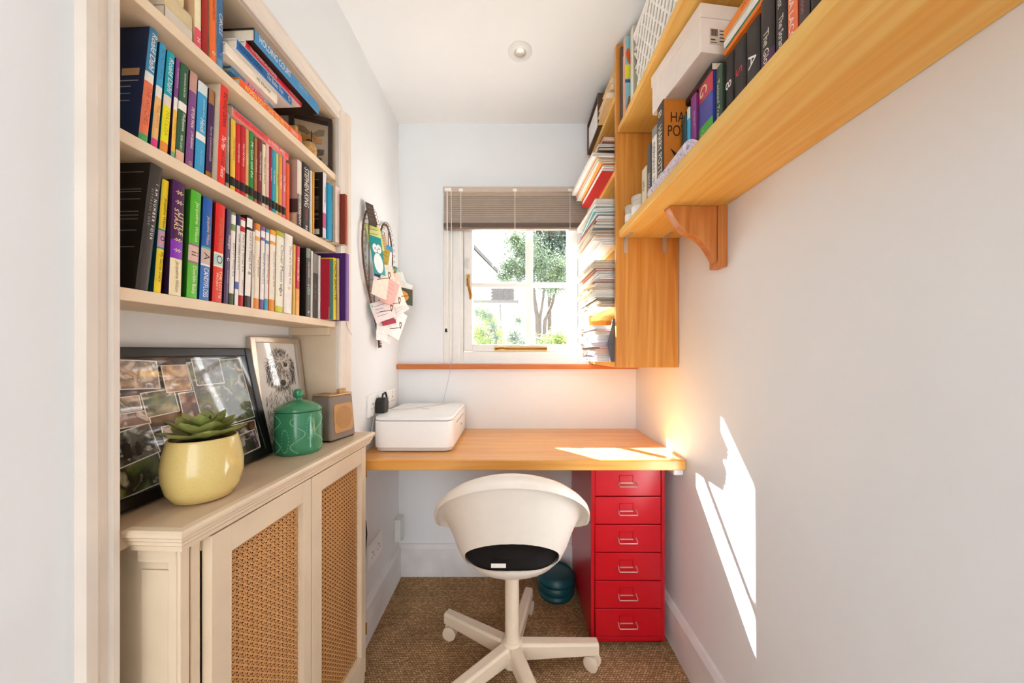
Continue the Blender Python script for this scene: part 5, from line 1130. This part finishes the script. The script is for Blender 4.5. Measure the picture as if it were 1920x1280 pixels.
# ------------------------------------------------------------------ things on the upper long shelf
HS = HZ+HT+.0004
def ubook(y0, y1, x0, h, d, spine, cover, label, side=None, titles=()):
    return book((x0, y0, HS), (0, 0, PI), y1-y0, h, min(d, XR-.003-x0), [(1, spine)], titles, cover, label=label, group='books on the upper right shelf')
ubook(1.248, 1.262, .398, .280, .19, '#4a3526', '#6b5040', 'tall dark brown book against the pine unit on the upper shelf')
ubook(1.243, 1.247, .405, .24, .19, '#d9d4c0', '#cfc8b0', 'thin pale booklet on the upper shelf')
cb = ubook(1.226, 1.242, .404, .298, .19, '#e8a58c', '#8cc4cc', 'pale blue picture book with an orange hen on its cover')
m = MB()
def sp(poly, y, mi): m.add([(-a, y, b) for a, b in poly], [tuple(range(len(poly)))], mi)
sp([(.002, .145), (.15, .145), (.15, .20), (.002, .195)], .0003, 1)
sp([(.002, .130), (.15, .130), (.15, .142), (.002, .142)], .0003, 2)
sp([(.004, .235), (.010, .255), (.018, .250), (.022, .232), (.034, .228), (.044, .246), (.046, .215), (.036, .198), (.020, .194), (.010, .208)], .0005, 0)
sp([(.004, .02), (.03, .02), (.034, .06), (.024, .085), (.014, .08), (.008, .05)], .0005, 3)
m.build('cover_picture', [ink('#d9601e'), ink('#e9dc3a'), ink('#3a5f9e'), ink('#9a6a4a')], cb, merge=False)
ubook(1.188, 1.214, .420, .300, .19, '#e3ddd0', '#b8b298', 'thick cream album on the upper shelf next to the basket')
# white lattice basket
bk = thing('lattice_basket', 'white woven lattice basket on the upper right shelf', 'basket', (.51, 1.03, HS))
bx0, bx1, by0_, by1_, bh = .418, .606, .86, 1.172, .235
M_WICK = pm('white_wicker', '#f1ebe2', rough=.6, var=.04)
m = MB()
for z, r in ((.008, .007), (bh, .008)):
    e = -.012 if z < .1 else 0
    pts = [(x, y, HS+z) for x, y in rrect(bx0-e, bx1+e, by0_-e, by1_+e, .02, 4)]; m.tube(pts, r, 8, closed=True)
m.build('rim', M_WICK, bk, world=True)
MB().box(bx0+.014, bx1-.014, by0_+.014, by1_-.014, HS+.001, HS+.008).build('base', M_WICK, bk, world=True)
m = MB()
def wall_lat(p0, p1, q0, q1, n):
    p0, p1, q0, q1 = map(Vector, (p0, p1, q0, q1)); nn = (p1-p0).cross(q0-p0).normalized()
    for k in range(-n, 2*n):
        for sg in (1, -1):
            pts = []
            for s in range(25):
                v = s/24; u = (k+sg*v*n*.62)/n
                if sg < 0: u = (k-v*n*.62)/n
                if 0 <= u <= 1: pts.append(p0+(p1-p0)*u+(q0-p0)*v+nn*(.0015*sg))
            if len(pts) > 1: m.tube(pts, .0042, 6)
zb_, zt_ = HS+.008, HS+bh
wall_lat((bx0+.012, by0_+.012, zb_), (bx0+.012, by1_-.012, zb_), (bx0, by0_, zt_), (bx0, by1_, zt_), 8)
wall_lat((bx0+.012, by0_+.012, zb_), (bx1-.012, by0_+.012, zb_), (bx0, by0_, zt_), (bx1, by0_, zt_), 6)
wall_lat((bx0+.012, by1_-.012, zb_), (bx1-.012, by1_-.012, zb_), (bx0, by1_, zt_), (bx1, by1_, zt_), 6)
m.build('lattice', M_WICK, bk, world=True); bk.children[-1]['kind'] = 'stuff'

# ------------------------------------------------------------------ garden outside the window
GZ = -.35
M_LAWN = pm('neutral_bounce_ground', '#b9b5ad', rough=.95, var=.3, scale=3)  # unseen lawn coloured neutral so its bounce doesn't tint the ceiling
o = MB().box(-14, 14, YB+.5, 30, GZ-.1, GZ).build('garden_ground', M_LAWN); tag(o, 'unseen garden ground outside, made neutral for its light bounce', 'ground', kind='structure')
M_RENDER = pm('white_render', '#cfccc6', rough=.9, var=.05)
M_TILE = pm('grey_roof_tile', '#5f5d5c', rough=.85, var=.15, scale=8)
M_BRICK = pm('grey_brick', '#56514d', rough=.9, var=.15)
P3 = lambda px, py, Y: ((px-960)*Y/640, Y, EYE-(py-660)*Y/640)
hs = thing('neighbour_house', 'pale neighbouring house with a tiled roof seen through the window', 'house', (-3, 11, GZ))
HYF = 10.0
e0 = P3(945, 527, HYF); rz_ = P3(885, 472, HYF)[2]
xr = e0[0]; ze = e0[2]
m = MB(); m.box(-5.5, xr-.25, HYF, HYF+5, GZ, ze); m.build('wall', M_RENDER, hs, world=True)
bq = MB(); x0, _, z1 = P3(921, 541, HYF-.05); x1, _, z0 = P3(964, 566, HYF-.05)
rows = 8
for r in range(rows):
    zz = z0+(z1-z0)*r/rows; n = 4
    for k in range(n):
        a = x0+(x1-x0)*(k+(.0 if r % 2 else .25))/n; b = a+(x1-x0)/n*.94
        MB().box(a, min(b, x1), HYF-.12, HYF-.001, zz, zz+(z1-z0)/rows*.88).build('brick', M_BRICK, hs, world=True)
MB().box(x0-.02, x1+.02, HYF-.06, HYF-.001, z0, z1).build('mortar', M_RENDER, hs, world=True)
# roof: slope falling towards the right, seen from its gable corner; tiles in courses
apex = (-2.6, rz_+(-1.05-(-2.6))*.9)
vs = [(xr+.1, HYF-.2, ze-.05), (-2.4, HYF-.2, ze+2.3), (-2.4, HYF+5, ze+2.3), (xr+.1, HYF+5, ze-.05)]
m = MB(); m.prism([(xr+.1, ze-.08), (-2.4, ze+2.22), (-5.6, ze-.08)], HYF-.05, HYF+5, 'y'); m.build('gable', M_RENDER, hs, world=True)
for r in range(22):
    s0, s1 = r/22, (r+1)/22
    ax, az = xr+.1+(-2.4-xr-.1)*s0, ze-.05+2.35*s0; bx_, bz = xr+.1+(-2.4-xr-.1)*s1, ze-.05+2.35*s1
    m = MB(); m.prism([(ax+.02, az-.02), (ax+.02, az+.03), (bx_, bz+.015), (bx_, bz-.02)], HYF-.22, HYF+5, 'y'); m.build('tile_course', M_TILE, hs, world=True)
m = MB(); m.prism([(xr+.14, ze-.12), (xr+.14, ze-.04), (-2.4, ze+2.38), (-2.4, ze+2.24)], HYF-.30, HYF-.22, 'y'); m.build('bargeboard', pm('grey_board', '#5c5a58', rough=.7), hs, world=True)
# garden wall / shed eave and a pole
o = MB().box(-3.5, .12, 8.2, 8.3, GZ, P3(0, 568, 8.2)[2]).build('garden_wall', M_RENDER); tag(o, 'pale garden wall with a grey coping beyond the shrubs', 'wall', kind='structure')
o = MB().box(-3.5, .16, 8.15, 8.35, P3(0, 568, 8.2)[2], P3(0, 563, 8.2)[2]).build('wall_coping', pm('grey_board', '#5c5a58')); struct(o); tag(o, 'grey coping on the garden wall')
pp = P3(946, 640, 6.0); o = MB().tube([(pp[0], 6.0, GZ), (pp[0]-.08, 6.0, P3(0, 570, 6)[2])], .02, 8).build('garden_pole', pm('grey_board', '#5c5a58')); tag(o, 'thin grey pole standing among the garden shrubs', 'pole')
M_BARK = pm('pale_bark', '#4a3f34', rough=.9, var=.3, scale=20)
def leafmat(name, c1, c2):
    m, nt, b = newmat(name); tc = nt.nodes.new('ShaderNodeTexCoord'); nz = nt.nodes.new('ShaderNodeTexNoise'); nz.inputs['Scale'].default_value = 6
    nt.links.new(tc.outputs['Object'], nz.inputs['Vector']); rp = nt.nodes.new('ShaderNodeValToRGB'); rp.color_ramp.elements[0].color = srgb(c1)+(1,); rp.color_ramp.elements[1].color = srgb(c2)+(1,)
    rp.color_ramp.elements[0].position = .35; rp.color_ramp.elements[1].position = .65
    nt.links.new(nz.outputs['Fac'], rp.inputs['Fac']); nt.links.new(rp.outputs['Color'], b.inputs['Base Color']); b.inputs['Roughness'].default_value = .6
    b.inputs['Transmission Weight'].default_value = 0
    return m
M_LF1 = leafmat('dark_evergreen', '#22382c', '#4f6a5a'); M_LF2 = leafmat('spring_green', '#4f6a22', '#a3b04e'); M_LF3 = leafmat('grey_green', '#3c543a', '#7d906a')
def crown(blobs, n, size, seed):
    m = MB(); r = random.Random(seed)
    tot = sum(b[3]**2 for b in blobs)
    for (x, y, z, rad, sq) in blobs:
        for i in range(int(n*rad*rad/tot)):
            d = Vector((r.gauss(0, 1), r.gauss(0, 1), r.gauss(0, 1))).normalized()*rad*min(1.45, abs(r.gauss(.55, .42))); d.z *= sq
            c = Vector((x, y, z))+d; u = Vector((r.gauss(0, 1), r.gauss(0, 1), r.gauss(0, 1))).normalized(); v = u.orthogonal().normalized(); s = size*r.uniform(.6, 1.3)
            m.add([c-u*s, c+v*s*.5, c+u*s, c-v*s*.5], [(0, 1, 2, 3)])
    return m
def tree(name, label, base, blobs, n, size, lm, seed, trunks):
    t = thing(name, label, 'tree' if 'tree' in name else 'shrub', base)
    m = MB()
    for tr in trunks: m.tube(tr[0], tr[1], 8)
    m.build('trunk', M_BARK, t, world=True)
    c = crown(blobs, n, size, seed).build('foliage', lm, t, world=True, merge=False); c['kind'] = 'stuff'
def B3(px, py, Y, rpx, sq=1): p = P3(px, py, Y); return (p[0], p[1], p[2], rpx*Y/640, sq)
b = P3(1012, 640, 7.0)
tree('garden_tree', 'multi-stemmed grey green tree right of the glazing bar outside', (b[0], 7, GZ), [B3(985, 470, 7, 34), B3(1010, 500, 7, 30), B3(1035, 530, 7, 34, .7), B3(975, 510, 7, 26), B3(955, 500, 7, 22, .8), B3(965, 450, 7, 22), B3(945, 520, 7, 16, .6), B3(1050, 505, 7, 30)], 22000, .024, M_LF3, 5,
     [([(b[0], 7, GZ), P3(1008, 600, 7), P3(1002, 560, 7), P3(998, 520, 7)], [.06, .05, .04, .03]), ([(b[0], 7, GZ), P3(1022, 600, 7), P3(1035, 570, 7), P3(1045, 530, 7)], [.05, .04, .035, .02]), ([(b[0]+.05, 7.1, GZ), P3(1012, 600, 7), P3(1018, 560, 7), P3(1022, 520, 7)], [.04, .035, .03, .02])])
b = P3(1030, 640, 12)
tree('evergreen_tree', 'tall dark evergreen tree behind the garden outside the window', (b[0], 12, GZ), [B3(1030, 470, 12, 46, 1.1), B3(1058, 490, 12, 36), B3(1005, 455, 12, 30), B3(1035, 425, 12, 40), B3(1065, 440, 12, 40), B3(1040, 510, 12, 36)], 18000, .050, M_LF1, 6, [([(b[0], 12, GZ), P3(1030, 520, 12), P3(1030, 440, 12)], [.09, .07, .04])])
b = P3(915, 640, 5)
tree('arching_shrub', 'yellow green arching shrub at the lower left of the window view', (b[0], 5, GZ), [B3(905, 590, 5, 18), B3(922, 605, 5, 16), B3(930, 628, 5, 16), B3(897, 625, 5, 20), B3(910, 650, 5, 24), B3(936, 652, 5, 18)], 11000, .015, M_LF2, 7, [([(b[0], 5, GZ), P3(922, 620, 5), P3(912, 590, 5)], [.03, .02, .012])])
b = P3(905, 640, 4.6)
tree('leafy_shrub', 'dark arching branch of leaves over the yellow green shrub', (b[0], 4.6, GZ), [B3(900, 585, 4.6, 12, .8), B3(914, 592, 4.6, 10), B3(924, 610, 4.6, 8), B3(929, 632, 4.6, 8)], 2600, .015, M_LF3, 17, [([(P3(932, 650, 4.6)[0], 4.6, GZ), P3(930, 630, 4.6), P3(922, 605, 4.6), P3(905, 588, 4.6)], [.02, .014, .01, .006])])
b = P3(965, 650, 5.5)
tree('low_shrub', 'sparse low shrub below the glazing bar outside', (b[0], 5.5, GZ), [B3(962, 632, 5.5, 20), B3(972, 600, 5.5, 16), B3(985, 645, 5.5, 20), B3(955, 655, 5.5, 20)], 4200, .016, M_LF3, 8, [([(b[0], 5.5, GZ), P3(965, 620, 5.5)], [.03, .012])])
b = P3(1048, 650, 5)
tree('golden_shrub', 'rounded golden green shrub at the lower right of the window view', (b[0], 5, GZ), [B3(1046, 634, 5, 18), B3(1058, 645, 5, 18), B3(1020, 645, 5, 18), B3(1036, 655, 5, 22)], 8000, .015, M_LF2, 9, [([(b[0], 5, GZ), P3(1045, 640, 5)], [.03, .015])])
